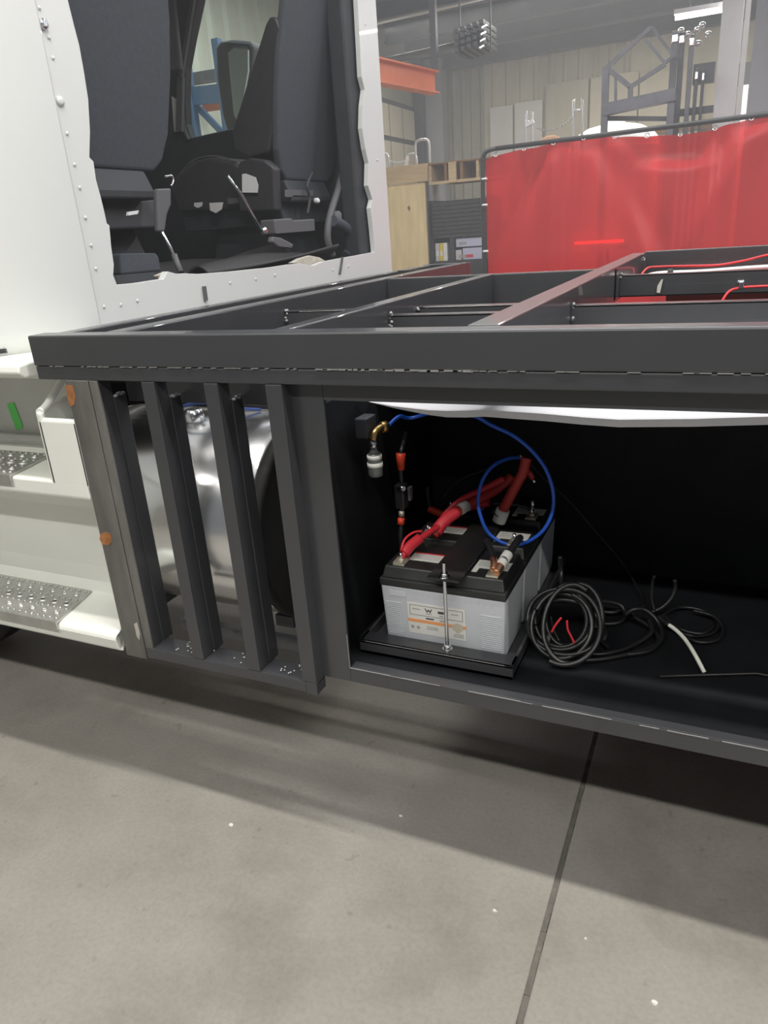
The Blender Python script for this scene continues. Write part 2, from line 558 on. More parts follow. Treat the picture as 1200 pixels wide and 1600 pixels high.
# ================================================================== TRUCK CAB
CX = -1.55
cab = thing('truck_cab', 'white truck cab whose rear wall is cut open to show the seats', 'truck cab', (-2.5, 1.2, 0))
outer = [(0.33, 1.20), (2.335, 1.20), (2.335, 3.0), (0.33, 3.0)]
hole_px = [(-1.550,0.432,1.338), (-1.550,0.514,1.336), (-1.550,0.602,1.338), (-1.550,0.628,1.338), (-1.550,0.651,1.358), (-1.550,0.690,1.348), (-1.550,0.724,1.347), (-1.550,0.796,1.340), (-1.550,0.897,1.337), (-1.550,0.977,1.335),
           (-1.550,1.085,1.334), (-1.550,1.210,1.332), (-1.550,1.299,1.333), (-1.550,1.365,1.334), (-1.550,1.423,1.333), (-1.550,1.544,1.318), (-1.550,1.627,1.328), (-1.550,1.773,1.332), (-1.550,1.964,1.336), (-1.550,2.146,1.341),
           (-1.550,2.141,1.438), (-1.550,2.130,1.535), (-1.550,2.157,1.571), (-1.550,2.119,1.631), (-1.550,2.142,1.725), (-1.550,2.118,1.782), (-1.550,2.100,1.865), (-1.550,2.123,1.956), (-1.550,2.155,2.022), (-1.550,2.131,2.069), (-1.550,2.138,2.215), (-1.550,2.145,2.357)]
hole = [(p[1], p[2]) for p in hole_px] + [(2.13, 2.85), (0.52, 2.85)]
hole += [(p[1], p[2]) for p in [(-1.550,0.450,2.011), (-1.550,0.455,1.958), (-1.550,0.460,1.917), (-1.550,0.459,1.854), (-1.550,0.456,1.796), (-1.550,0.441,1.721), (-1.550,0.421,1.658), (-1.550,0.432,1.649), (-1.550,0.429,1.606), (-1.550,0.434,1.567), (-1.550,0.437,1.527), (-1.550,0.438,1.497), (-1.550,0.446,1.492), (-1.550,0.438,1.438), (-1.550,0.435,1.392), (-1.550,0.425,1.364)]]
def holed_panel(outer, hole, x, thick):
    po = [Vector((a, b, 0)) for a, b in outer]
    ph = [Vector((a, b, 0)) for a, b in hole]
    tri = tessellate_polygon([po, ph])
    pts = outer + hole
    n = len(pts)
    b = MB()
    vs = [(x, a, c) for a, c in pts] + [(x - thick, a, c) for a, c in pts]
    fs = [tuple(t) for t in tri] + [tuple(n + i for i in reversed(t)) for t in tri]
    no, nh = len(outer), len(hole)
    for i in range(no):
        j = (i + 1) % no
        fs.append((i, j, n + j, n + i))
    for i in range(nh):
        j = (i + 1) % nh
        fs.append((no + i, no + j, n + no + j, n + no + i))
    return b.add(vs, fs)
rp = holed_panel(outer, hole, CX, 0.022).build('rear_wall', 'white', cab, bevel=0.002)
# rounded near rear corner and near side skin
prof = [(CX, 0.335)]
for k in range(11):
    a = math.radians(90 * k / 10)
    prof.append((CX - 0.20 * (1 - math.cos(a)) ** 1.0, 0.33 - 0.30 * math.sin(a)))
prof.append((-3.6, 0.02))
def corner(u, v):
    i = u * (len(prof) - 1)
    k = min(int(i), len(prof) - 2)
    q = Vector(prof[k]).lerp(Vector(prof[k + 1]), i - k)
    z = 1.195 + (3.0 - 1.195) * v
    inn = 0.0
    if v < 0.02:
        inn = 0.02
    return (q.x - inn * 0.5, q.y + inn * 0.5, z)
MB().grid(corner, len(prof) - 1, 40).build('corner_panel', 'white', cab, solid=0.01, fix=False)
# pressed line beside the corner
MB().tube([(CX + 0.001, 0.318, 1.25), (CX + 0.001, 0.30, 1.7), (CX + 0.001, 0.28, 2.3)], 0.0022, 6).build('pressed_line', 'white', cab)
# roof, floor and linings
rbox(-3.6, CX, 0.02, 2.335, 2.96, 3.02).build('roof', 'white', cab)
rbox(-3.6, CX - 0.03, 0.36, 2.30, 1.21, 1.30).build('cab_floor', 'trim', cab)
rbox(-3.6, -3.5, 0.02, 2.335, 1.2, 2.1).build('dashboard', 'trim', cab)
rbox(-3.6, CX - 0.03, 0.36, 0.40, 1.3, 2.95).build('near_lining', 'trim', cab)
# far side wall with the window
win = [(p[0], p[2]) for p in [(-2.610,2.300,1.952), (-2.626,2.300,2.017), (-2.613,2.300,2.119), (-2.580,2.300,2.263), (-2.519,2.300,2.388), (-2.439,2.300,2.536)]]
win += [(-2.38, 2.72), (-1.98, 2.72), (-1.98, 1.985)]
def holed_xz(outer, hole, y, thick):
    po = [Vector((a, b, 0)) for a, b in outer]
    ph = [Vector((a, b, 0)) for a, b in hole]
    tri = tessellate_polygon([po, ph])
    pts = outer + hole
    n = len(pts)
    vs = [(a, y, c) for a, c in pts] + [(a, y + thick, c) for a, c in pts]
    fs = [tuple(t) for t in tri] + [tuple(n + i for i in reversed(t)) for t in tri]
    no, nh = len(outer), len(hole)
    for i in range(no):
        j = (i + 1) % no
        fs.append((i, j, n + j, n + i))
    for i in range(nh):
        j = (i + 1) % nh
        fs.append((no + i, no + j, n + no + j, n + no + i))
    return MB().add(vs, fs)
fd = holed_xz([(-3.6, 1.2), (CX - 0.03, 1.2), (CX - 0.03, 2.95), (-3.6, 2.95)], win, 2.26, 0.05).build('far_door', 'trim', cab, bevel=0.006)
MB().add([(a, 2.285, c) for a, c in win], [tuple(range(len(win)))]).build('window_pane', 'glass', fd, fix=False)
MB().tube(smooth_path([(p[0], 2.25, p[2]) for p in [(-2.417,2.300,2.610), (-2.527,2.300,2.389), (-2.592,2.300,2.265), (-2.630,2.300,2.121), (-2.641,2.300,2.004), (-2.621,2.300,1.936)]], 6), 0.016, 8).build('window_seal', 'rubber', fd)
MB().beam((-2.428,2.220,2.569), (-2.586,2.220,2.219), 0.02, 0.02).beam((-2.586,2.220,2.219), (-2.644,2.220,1.983), 0.035, 0.02).build('pillar_trim_and_pane', 'trimgrey', fd)
MB().add([(-2.678,2.240,2.149), (-2.620,2.240,2.113), (-2.634,2.240,1.986), (-2.697,2.240,1.987)], [(0, 1, 2, 3)]).build('pillar_trim_and_pane', 'column', fd)  # pale quad in place of the bright glass of a second window
# mirror outside the far window
mr = MB()
mp = [(p[0], p[2]) for p in [(-2.636,2.620,2.424), (-2.603,2.620,2.443), (-2.513,2.620,2.438), (-2.414,2.620,2.417), (-2.395,2.620,2.388), (-2.424,2.620,2.281), (-2.483,2.620,2.122), (-2.540,2.620,2.003), (-2.630,2.620,2.007), (-2.649,2.620,2.095), (-2.654,2.620,2.282)]]
mr.prism(mp, 2.62, 2.74, 'XZ')
mro = mr.build('side_mirror', 'trimgrey', cab, bevel=0.015)
gp = [(p[0], p[2]) for p in [(-2.549,2.610,2.380), (-2.509,2.610,2.392), (-2.423,2.610,2.373), (-2.437,2.610,2.281), (-2.501,2.610,2.123), (-2.543,2.610,2.044), (-2.562,2.610,2.084), (-2.556,2.610,2.267)]]
MB().prism(gp, 2.606, 2.622, 'XZ').build('mirror_glass', mat('mirror_face', (0.70, 0.74, 0.70), 0.3), mro)
MB().cyl((mp[8][0], 2.68, mp[8][1]), (-2.60, 2.3, 1.9), 0.018).build('mirror_arm', 'trim', mro)
# rivets
rv = None
for q in [(-1.548,0.351,1.975), (-1.548,0.363,1.917), (-1.548,0.362,1.874), (-1.548,0.357,1.780), (-1.548,0.359,1.709), (-1.548,0.363,1.638), (-1.548,0.365,1.584), (-1.548,0.364,1.512), (-1.548,0.365,1.444), (-1.548,0.365,1.385),
          (-1.548,0.367,1.286), (-1.548,0.431,1.284), (-1.548,0.499,1.288), (-1.548,0.958,1.299), (-1.548,1.114,1.299), (-1.548,1.244,1.303), (-1.548,1.702,1.290), (-1.548,1.855,1.295), (-1.548,2.203,2.278), (-1.548,2.240,1.743)]:
    if rv is None:
        rv0 = Vector(q)
        b = MB()
        n = 10
        vs, fs = [], []
        for i, (rr, h) in enumerate(((0.0048, 0), (0.004, 0.0013), (0.002, 0.0021))):
            for k in range(n):
                a = 2 * math.pi * k / n
                vs.append(rv0 + Vector((h, rr * math.cos(a), rr * math.sin(a))))
        for i in range(2):
            for k in range(n):
                fs.append((i * n + k, i * n + (k + 1) % n, (i + 1) * n + (k + 1) % n, (i + 1) * n + k))
        fs.append(tuple(2 * n + k for k in range(n)))
        b.add(vs, fs, True)
        rv = b.build('rivet', 'white', cab, fix=False)
    else:
        c = rv.copy()
        c.location = Vector(q) - rv0
        COL.objects.link(c)
# two round plugs, the dark cut marks and torn foam
MB().lathe([(0.013, 0), (0.012, 0.008), (0.006, 0.011)], (-1.550,0.351,1.942), 'X', 16).build('round_plug', 'chrome', cab)
MB().lathe([(0.012, 0), (0.011, 0.005), (0.004, 0.007)], (-1.550,0.357,1.780), 'X', 16).build('round_plug', 'white', cab)
MB().beam((-1.545,0.809,1.301), (-1.545,0.808,1.256), 0.006, 0.014, (0, 1, 0)).build('cut_slot', 'trimgrey', cab)
MB().beam((-1.545,1.795,1.336), (-1.545,1.758,1.270), 0.006, 0.010, (0, 1, 0)).build('cut_slot', 'trimgrey', cab)
def scrap(pts, x, th, m):
    MB().prism([(p[1], p[2]) for p in pts], x, x + th, 'YZ').build('foam_scrap', m, cab, bevel=0.004)
scrap([(-1.580,1.421,1.337), (-1.580,1.488,1.350), (-1.580,1.578,1.357), (-1.580,1.658,1.345), (-1.580,1.711,1.327), (-1.580,1.596,1.313), (-1.580,1.493,1.323)], -1.60, 0.02, 'beige')
scrap([(-1.580,0.638,1.349), (-1.580,0.687,1.357), (-1.580,0.707,1.340), (-1.580,0.698,1.330), (-1.580,0.645,1.334)], -1.60, 0.02, 'beige')
scrap([(-1.580,2.160,1.964), (-1.580,2.194,2.005), (-1.580,2.238,1.985), (-1.580,2.214,1.812), (-1.580,2.168,1.861)], -1.60, 0.02, 'beige')
scrap([(-1.580,2.171,1.565), (-1.580,2.202,1.585), (-1.580,2.220,1.523), (-1.580,2.180,1.501)], -1.60, 0.02, 'column')
# rear frame post inside the right edge of the opening
rbox(-1.66, -1.58, 2.05, 2.24, 1.3, 2.95).build('rear_post', 'trim', cab, bevel=0.01)
MB().beam((-1.660,2.287,2.404), (-1.660,2.233,1.339), 0.05, 0.05).build('rear_post', 'trimgrey', cab, bevel=0.01)
# crumpled floor mat
def matfn(u, v):
    y = 0.92 + 0.95 * u
    x = -1.60 - 0.45 * v
    z = 1.335 + 0.03 * math.sin(9 * v + 2.2 * u) * (0.4 + 0.6 * u) + 0.018 * math.sin(17 * v - 3 * u) + 0.035 * u
    return (x, y, z)
MB().grid(matfn, 30, 40).build('floor_mat', 'rubber', cab, solid=0.008, fix=False)
# louvre and lower sill on the rounded corner
sl = MB().prism([(-0.005, 1.165), (-0.02, 1.178), (-0.015, 1.195), (0.05, 1.20), (0.30, 1.20), (0.30, 1.165)], -3.6, -1.46, 'YZ')
sl.build('cab_sill', 'fibre', cab, bevel=0.006)
def on_corner(a, out):
    a = math.radians(a)
    return (CX - 0.20 * (1 - math.cos(a)) + out * math.cos(a), 0.33 - 0.30 * math.sin(a) - out * math.sin(a))
def corner_plate(a0, a1, z0, z1, o0, o1):
    n_ = 5
    q = [on_corner(a0 + (a1 - a0) * k / n_, o1) for k in range(n_ + 1)] + [on_corner(a1 + (a0 - a1) * k / n_, o0) for k in range(n_ + 1)]
    return MB().prism(q, z0, z1, 'XY')
lv = corner_plate(51.5, 74, 1.206, 1.236, -0.002, 0.003).build('corner_vent', 'trimgrey', cab)
for k in range(5):
    corner_plate(52.2, 73, 1.209 + k * 0.0055, 1.2115 + k * 0.0055, 0.002, 0.0042).build('slat', 'hole', lv)

# ---- side steps below the cab
ff = MB()
fp = [(0.0, 0.913), (0.0, 0.872), (0.03, 0.855), (0.075, 0.84), (0.105, 0.80), (0.13, 0.70), (0.155, 0.60), (0.165, 0.545), (0.155, 0.512),
      (0.0, 0.512), (-0.018, 0.508), (-0.022, 0.496), (-0.016, 0.464), (-0.002, 0.455), (0.178, 0.452), (0.178, 0.66), (0.20, 0.82), (0.235, 0.90), (0.235, 0.913)]
ff.prism(fp, -2.7, -1.345, 'YZ')
ff.v = [(x - 0.75 * max(0.0, y) if x > -2 else x, y, z) for x, y, z in ff.v]
# front lip flares down at the rear end
st = ff.build('step_fairing', 'fibre', cab, bevel=0.008, seg=3)
# corner pillar of the step well with its open grab pocket
cp = MB()
cp.box(-1.465, -1.335, 0.0, 0.02, 0.90, 1.068)
cp.prism([(-1.465, 0.0), (-1.445, 0.0), (-1.555, 0.22), (-1.575, 0.22)], 0.90, 1.085, 'XY')
cp.prism([(-1.355, 0.0), (-1.335, 0.0), (-1.530, 0.26), (-1.550, 0.26)], 0.90, 1.068, 'XY')
cp.build('grab_pocket', 'fibre', cab, bevel=0.008, seg=3)
MB().tube(smooth_path([(-1.455, 0.006, 1.082), (-1.470, 0.04, 1.088), (-1.495, 0.09, 1.105), (-1.53, 0.16, 1.13)], 6), 0.0095, 10).build('pocket_rim', 'fibre', cab)
MB().prism([(-1.444, 0.021), (-1.372, 0.021), (-1.530, 0.235), (-1.551, 0.22)], 0.95, 0.96, 'XY').build('pocket_floor', 'hole', cab)
# inner step wells
rbox(-2.7, -1.54, 0.24, 0.27, 0.90, 1.165).build('well_panel', 'greyfair', cab)
rbox(-2.7, -1.56, 0.20, 0.24, 1.118, 1.160).build('well_lip', 'fibre', cab, bevel=0.008)
rbox(-2.7, -1.58, 0.222, 0.24, 0.935, 0.952).build('well_rib', 'greyfair', cab, bevel=0.003)
gt = MB().add([(-1.862,0.238,1.035), (-1.831,0.238,1.042), (-1.820,0.238,0.969), (-1.850,0.238,0.960)], [(0, 1, 2, 3)])
gt.build('green_tape', 'green', cab, solid=0.001, fix=False)
# perforated aluminium treads
def tread(z, xe, ybk, yfr, slant, xs, name='step_tread'):
    b = MB()
    b.prism([(-2.7, yfr), (xe, yfr), (xe - slant, ybk), (-2.7, ybk)], z, z + 0.006, 'XY')
    b.box(-2.7, xe, yfr - 0.004, yfr, z - 0.022, z + 0.006)
    t = b.build(name, 'tread', cab, bevel=0.001)
    tb = None
    rows = [(0.22, 0.010, 0), (0.5, 0.016, 1), (0.78, 0.010, 0)]
    for fr, rr, kind in rows:
        y = yfr + (ybk - yfr) * fr
        x = xe - slant * fr - 0.03
        while x > -2.15:
            m_ = MB()
            n = 12
            vs, fs = [], []
            prof2 = ((1.0, 0.0), (0.82, 0.0045), (0.62, 0.0045), (0.55, 0.0005))
            for pr, h in prof2:
                for k in range(n):
                    a = 2 * math.pi * k / n
                    vs.append((x + rr * pr * math.cos(a), y + rr * 0.8 * pr * math.sin(a), z + 0.006 + h))
            for i in range(len(prof2) - 1):
                for k in range(n):
                    fs.append((i * n + k, i * n + (k + 1) % n, (i + 1) * n + (k + 1) % n, (i + 1) * n + k))
            m_.add(vs, fs, True)
            h_ = m_.build('grip_ring', 'tread', t, fix=False)
            dk = MB().cyl((x, y, z + 0.004), (x, y, z + 0.0068), rr * 0.5, 10)
            dk.build('grip_hole', 'hole', t)
            x -= 0.046
    bumps = MB()
    for fr in (0.08, 0.36, 0.64, 0.92):
        y = yfr + (ybk - yfr) * fr
        x = xe - slant * fr - 0.012
        while x > -2.15:
            bumps.lathe([(0.005, 0), (0.004, 0.003), (0.001, 0.004)], (x, y, z + 0.006), 'Z', 8)
            x -= 0.023
    stuff(bumps.build('grip_bumps', 'tread', t))
tread(0.513, -1.545, 0.150, -0.0235, 0.05, 0)
tread(0.914, -1.600, 0.170, -0.0035, 0.05, 0)

# chassis rails and front wheel that carry the cab
rbox(-3.6, 3.0, 0.80, 0.88, 0.72, 0.98).build('chassis_rail', 'trim', cab)
rbox(-3.6, 3.0, 1.60, 1.68, 0.72, 0.98).build('chassis_rail', 'trim', cab)
wh = MB().lathe([(0.26, -0.13), (0.44, -0.13), (0.49, -0.10), (0.50, 0), (0.49, 0.10), (0.44, 0.13), (0.26, 0.13)], (0, 0, 0), 'X', 32)
wh.v = [(x_y_z[1], x_y_z[0], x_y_z[2]) for x_y_z in wh.v]
wh.v = [(a - 2.66, b + 0.42, c + 0.50) for a, b, c in wh.v]
wh.build('front_tyre', 'rubber', cab)
rbox(-2.75, -2.57, 0.5, 1.7, 0.42, 0.72).build('front_axle', 'trim', cab)

# ---- seats
def seat(y0, label):
    s = thing('cab_seat', label, 'seat', (-2.05, y0, 1.30), 'seats in the truck cab')
    bp = [(-1.985, 1.80), (-1.985, 1.87), (-1.932, 1.949), (-1.867, 2.057), (-1.806, 2.15), (-1.760, 2.225), (-1.737, 2.246), (-1.705, 2.240), (-1.69, 2.20), (-1.76, 1.90), (-1.81, 1.77), (-1.90, 1.76)]
    MB().prism(bp, y0 - 0.275, y0 + 0.25, 'XZ').build('backrest', 'vinyl', s, bevel=0.03, seg=4)
    # hard rear cover, reclined with the backrest
    hw = [(1.665, 0.19), (1.70, 0.235), (1.78, 0.268), (1.95, 0.285), (2.10, 0.285), (2.30, 0.262), (2.50, 0.235), (2.56, 0.20)]
    rc = [(y0 - w_, z) for z, w_ in hw] + [(y0 + w_, z) for z, w_ in reversed(hw)]
    m_ = MB().prism(rc, -0.02, 0.015, 'YZ')
    m_.v = [(x - 1.80 + 0.20 * (z - 1.68), y, z) for x, y, z in m_.v]
    m_.build('rear_cover', 'cover', s, bevel=0.012, seg=3)
    cp_ = [(-2.34, 1.58), (-2.36, 1.663), (-2.30, 1.738), (-2.218, 1.777), (-2.095, 1.783), (-1.989, 1.752), (-1.93, 1.70), (-1.93, 1.56)]
    MB().prism(cp_, y0 - 0.27, y0 + 0.24, 'XZ').build('cushion', 'vinyl', s, bevel=0.03, seg=4)
    sm_ = MB().tube(smooth_path([(-2.33, y0 - 0.255, 1.715), (-2.218, y0 - 0.258, 1.779), (-2.095, y0 - 0.258, 1.786), (-1.99, y0 - 0.258, 1.755)], 8), 0.003, 6)
    sm_.build('seam_piping', 'trimgrey', s)
    sk = [(-1.955, 1.548), (-1.955, 1.704), (-1.925, 1.743), (-1.859, 1.752), (-1.798, 1.738), (-1.756, 1.705), (-1.77, 1.54)]
    MB().prism(sk, y0 - 0.335, y0 - 0.28, 'XZ').build('side_bolster', 'vinyl', s, bevel=0.02, seg=4)
    MB().prism([(-2.33, 1.49), (-2.33, 1.58), (-1.80, 1.58), (-1.78, 1.49)], y0 - 0.25, y0 + 0.2, 'XZ').build('seat_frame', 'trim', s, bevel=0.008)
    MB().prism([(-2.24, 1.30), (-2.18, 1.50), (-1.90, 1.50), (-1.82, 1.30)], y0 - 0.2, y0 + 0.17, 'XZ').build('pedestal', 'trim', s, bevel=0.01)
    MB().prism([(-1.80, 1.575), (-1.80, 1.66), (-1.77, 1.665), (-1.74, 1.60), (-1.74, 1.575)], y0 - 0.24, y0 + 0.12, 'XZ').build('hinge_cover', 'trim', s, bevel=0.008)
    return s
s2 = seat(1.99, 'far charcoal seat in the cab, seen side-on with cushion and leaning back before the window')
s1 = dup(s2)
s1.location.y = 0.76
s1['label'] = 'near charcoal cab seat, only its tall grey rear cover showing behind the cut edge'
# pieces seen only on one of the two
MB().tube([(-1.690,1.224,1.653), (-1.690,1.294,1.595), (-1.690,1.301,1.588), (-1.690,1.403,1.465)], 0.0065, 8).build('belt_stalk', 'chrome', s2)
MB().lathe([(0.008, 0), (0.016, 0.006), (0.016, 0.018), (0.008, 0.024)], (-1.700,1.422,1.462), 'X', 14).build('belt_anchor', 'chrome', s2)
pv = [(-1.700,1.507,1.504), (-1.700,1.642,1.507), (-1.700,1.661,1.499), (-1.700,1.843,1.502), (-1.700,1.838,1.452), (-1.700,1.509,1.448)]
MB().prism([(p[1], p[2]) for p in pv], -1.76, -1.69, 'YZ').build('air_valve_box', 'trimgrey', s2, bevel=0.006)
MB().lathe([(0.005, 0), (0.012, 0.004), (0.012, 0.02), (0.006, 0.026)], (-1.720,1.906,1.577), 'X', 12).build('knob', 'column', s2)
MB().tube(smooth_path([(-1.730,1.930,1.694), (-1.720,1.855,1.639), (-1.720,1.867,1.587), (-1.720,1.831,1.522)], 6), 0.007, 8).build('air_line', 'trim', s2)
MB().prism([(p[1], p[2]) for p in [(-1.740,1.707,1.622), (-1.740,1.945,1.624), (-1.740,1.939,1.598), (-1.740,1.701,1.592)]], -1.75, -1.74, 'YZ').build('lower_tube', 'trimgrey', s2, bevel=0.004)
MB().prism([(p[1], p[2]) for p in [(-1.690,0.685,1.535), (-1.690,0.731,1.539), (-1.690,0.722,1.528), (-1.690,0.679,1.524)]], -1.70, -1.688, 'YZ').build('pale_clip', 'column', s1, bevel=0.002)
MB().add([(-1.909,1.648,1.694), (-1.892,1.648,1.695), (-1.844,1.648,1.676), (-1.836,1.648,1.644), (-1.843,1.648,1.617), (-1.920,1.648,1.624)], [(0, 1, 2, 3, 4, 5)]).build('painted_side_glint', 'column', s2, solid=0.004, fix=False)  # light reflection on the bolster, drawn as a pale patch
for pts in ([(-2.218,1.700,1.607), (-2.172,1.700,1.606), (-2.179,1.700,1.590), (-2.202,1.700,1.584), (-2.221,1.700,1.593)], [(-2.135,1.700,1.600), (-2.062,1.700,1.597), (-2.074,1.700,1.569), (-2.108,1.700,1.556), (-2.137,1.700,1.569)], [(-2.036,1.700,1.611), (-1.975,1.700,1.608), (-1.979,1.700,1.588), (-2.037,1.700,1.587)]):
    MB().add(pts, [tuple(range(len(pts)))]).build('painted_seat_glint', 'column' if pts[0][0] < -2.05 else 'trimgrey', s2, solid=0.004, fix=False)  # light glints on the seat side, put in as pale flat pieces
MB().beam((-2.534,2.150,2.572), (-2.555,2.150,2.228), 0.07, 0.03).build('pillar_trim_and_pane', 'trimgrey', fd, bevel=0.01)
gb = thing('floor_tray', 'flat dark grey plastic tray on the cab floor under the near seat', 'tray', (-1.66, 0.70, 1.38))
MB().prism([(p[1], p[2]) for p in [(-1.660,0.563,1.418), (-1.660,0.718,1.412), (-1.660,0.729,1.400), (-1.660,0.730,1.357), (-1.660,0.552,1.359)]], -1.74, -1.64, 'YZ').build('tray_body', 'cover', gb, bevel=0.006)
bs = thing('belt_buckle_stalk', 'silver belt stalk leaning from the cab floor by the near seat', 'belt stalk', (-1.65, 0.93, 1.33))
MB().tube([(-1.660,0.783,1.474), (-1.660,0.811,1.429), (-1.640,0.805,1.389)], 0.006, 8).build('rod', 'chrome', bs)
MB().tube([(-1.640,0.802,1.403), (-1.630,0.798,1.375), (-1.610,0.786,1.347)], 0.010, 8).build('sleeve', 'trimgrey', bs)
MB().prism([(p[1], p[2]) for p in [(-1.680,0.822,1.602), (-1.680,0.891,1.605), (-1.680,0.878,1.555), (-1.680,0.851,1.526), (-1.680,0.825,1.474), (-1.680,0.794,1.475)]], -1.70, -1.68, 'YZ').build('belt_cover', 'trimgrey', bs, bevel=0.006)
MB().tube(smooth_path([(-1.690,0.881,1.640), (-1.690,0.913,1.643), (-1.690,0.919,1.629), (-1.690,0.902,1.612)], 5), 0.004, 8).build('belt_guide', 'chrome', bs)
hv = thing('air_hose_bundle', 'dark hoses and fittings in the right rear corner of the cab floor', 'hoses', (-1.66, 2.0, 1.30))
MB().tube(smooth_path([(-1.680,2.214,1.809), (-1.670,2.064,1.640), (-1.660,1.924,1.504), (-1.660,1.887,1.411), (-1.660,1.923,1.341)], 6), 0.016, 10).build('hose', 'trimgrey', hv)
MB().tube(smooth_path([(-1.640,1.915,1.489), (-1.640,1.987,1.474), (-1.640,2.065,1.440), (-1.650,2.106,1.374), (-1.660,2.051,1.334)], 6), 0.024, 10).build('hose', 'cover', hv)
MB().lathe([(0.02, 0), (0.024, 0.01), (0.024, 0.05), (0.015, 0.06)], (-1.650,1.973,1.470), 'Z', 14).build('fitting', 'trimgrey', hv)
bl = thing('belt_latch', 'grey belt tongue lying on the crumpled cab floor mat', 'belt latch', (-1.66, 1.60, 1.40))
MB().prism([(p[1], p[2]) for p in [(-1.660,1.415,1.439), (-1.660,1.480,1.432), (-1.660,1.568,1.404), (-1.660,1.550,1.390), (-1.660,1.444,1.400), (-1.660,1.402,1.420)]], -1.67, -1.645, 'YZ').build('tongue', 'trimgrey', bl, bevel=0.006)

# ================================================================== FLATBED FRAME
bed = thing('flatbed_frame', 'black painted steel flatbed frame with open side box, behind the white cab', 'truck bed', (0, 0, 0))
XE = 2.6
X0 = -1.43
def chan(name, x0, x1, y0, y1, z0, z1, m='paint', bev=0.003, parent=bed):
    return rbox(x0, x1, y0, y1, z0, z1).build(name, m, parent, bevel=bev)
chan('side_rail', X0, XE, 0.0, 0.052, 1.192, 1.26, bev=0.004)
chan('rail_flange', X0 + 0.002, XE, 0.002, 0.050, 1.161, 1.1915, bev=0.003)
# bare chips and weld beads along the seam
ch = MB()
rg = random.Random(8)
x = X0 + 0.05
while x < 0.4:
    dens = 0.75 if -0.72 < x < -0.28 else 0.45
    if rg.random() < dens:
        h = rg.uniform(0.0006, 0.0014) * (1.6 if -0.72 < x < -0.40 else 0.45)
        ch.box(x, x + rg.uniform(0.006, 0.026), -0.0006, 0.004, 1.1915 - h, 1.1922 + h * rg.random() * 0.6)
    x += 0.016
stuff(ch.build('chipped_seam', 'chip', bed))
# cross members
chan('cross_member', -1.43, -1.385, 0.052, 2.52, 1.17, 1.255)
chan('cross_member', -1.245, -1.19, 0.052, 2.45, 1.16, 1.26)
chan('cross_member', -0.81, -0.77, 0.052, 1.46, 1.16, 1.26)
chan('cross_member', -0.41, -0.352, 0.052, 2.43, 1.145, 1.262)
MB().beam((-1.37, 2.0, 1.245), (-1.26, 2.0, 1.245), 0.03, 0.02, (0, 1, 0)).build('gusset', 'paint', bed)
# longitudinal channels
def longi(x0, x1, y, z0, z1):
    b = MB()
    b.box(x0, x1, y, y + 0.006, z0, z1).box(x0, x1, y, y + 0.04, z1 - 0.006, z1).box(x0, x1, y, y + 0.04, z0, z0 + 0.006)
    return b.build('longitudinal_channel', 'paint', bed, bevel=0.0015)
longi(-1.19, -0.81, 0.71, 1.13, 1.225)
longi(-0.77, -0.41, 0.525, 1.13, 1.228)
longi(-0.77, -0.41, 0.715, 1.13, 1.227)
longi(-0.352, XE, 0.70, 1.12, 1.222)
longi(-0.352, XE, 1.60, 1.152, 1.226)
chan('far_channel', -1.19, -0.352, 1.46, 1.51, 1.15, 1.258)
chan('far_rail', -0.352, XE, 2.43, 2.48, 1.15, 1.266)
chan('far_rail', -1.43, -1.19, 2.45, 2.50, 1.15, 1.258)
# weld blobs where the channels meet the cross members
wb_ = MB()
for (xx, yy, zz) in ((-1.186, 0.715, 1.222), (-1.186, 0.712, 1.20), (-0.766, 0.528, 1.226), (-0.766, 0.526, 1.205), (-0.766, 0.718, 1.225), (-0.348, 0.703, 1.22), (-0.348, 0.702, 1.19),
                     (-0.348, 1.605, 1.225), (-0.79, 1.455, 1.23), (-1.0, 1.0, 1.15), (-0.35, 2.35, 1.24)):
    for k in range(4):
        wb_.lathe([(0.002, 0), (0.0055, 0.002), (0.004, 0.006), (0.001, 0.008)], (xx + rg.uniform(-.003, .003), yy + rg.uniform(-.006, .006), zz + rg.uniform(-.01, .004)), 'Z', 7)
stuff(wb_.build('weld_beads', 'chip', bed))
# black deck pans below the frame, added and shaped to block lamp light
rbox(-1.38, XE, 1.68, 2.42, 1.03, 1.04).build('shading_deck_pan', 'inner', bed)
rbox(-0.60, XE, 0.72, 1.66, 1.03, 1.04).build('shading_deck_pan', 'inner', bed)
rbox(-1.38, -0.92, 0.80, 1.66, 1.03, 1.04).build('shading_deck_pan', 'inner', bed)
rbox(-1.38, XE, 1.80, 2.42, 0.48, 1.028).build('added_far_blocker', 'paint', bed, bevel=0.003)  # unseen box added to keep the rear lamp rows off the floor

# side grille
gr = MB()
gr.box(-1.27, -0.801, 0.0, 0.006, 0.450, 0.4775).box(-1.25, -0.772, 0.0062, 0.062, 0.472, 0.4775)
sg = gr.build('side_grille', 'paint', bed, bevel=0.0015)
MB().box(-1.245, -0.79, 0.106, 0.111, 0.478, 0.506).box(-1.245, -0.79, 0.111, 0.132, 0.501, 0.506).build('rear_angle', 'paint', sg, bevel=0.001)
rbox(-1.245, -0.80, 0.082, 0.09, 1.098, 1.161).build('top_plate', 'paint', sg, bevel=0.001)
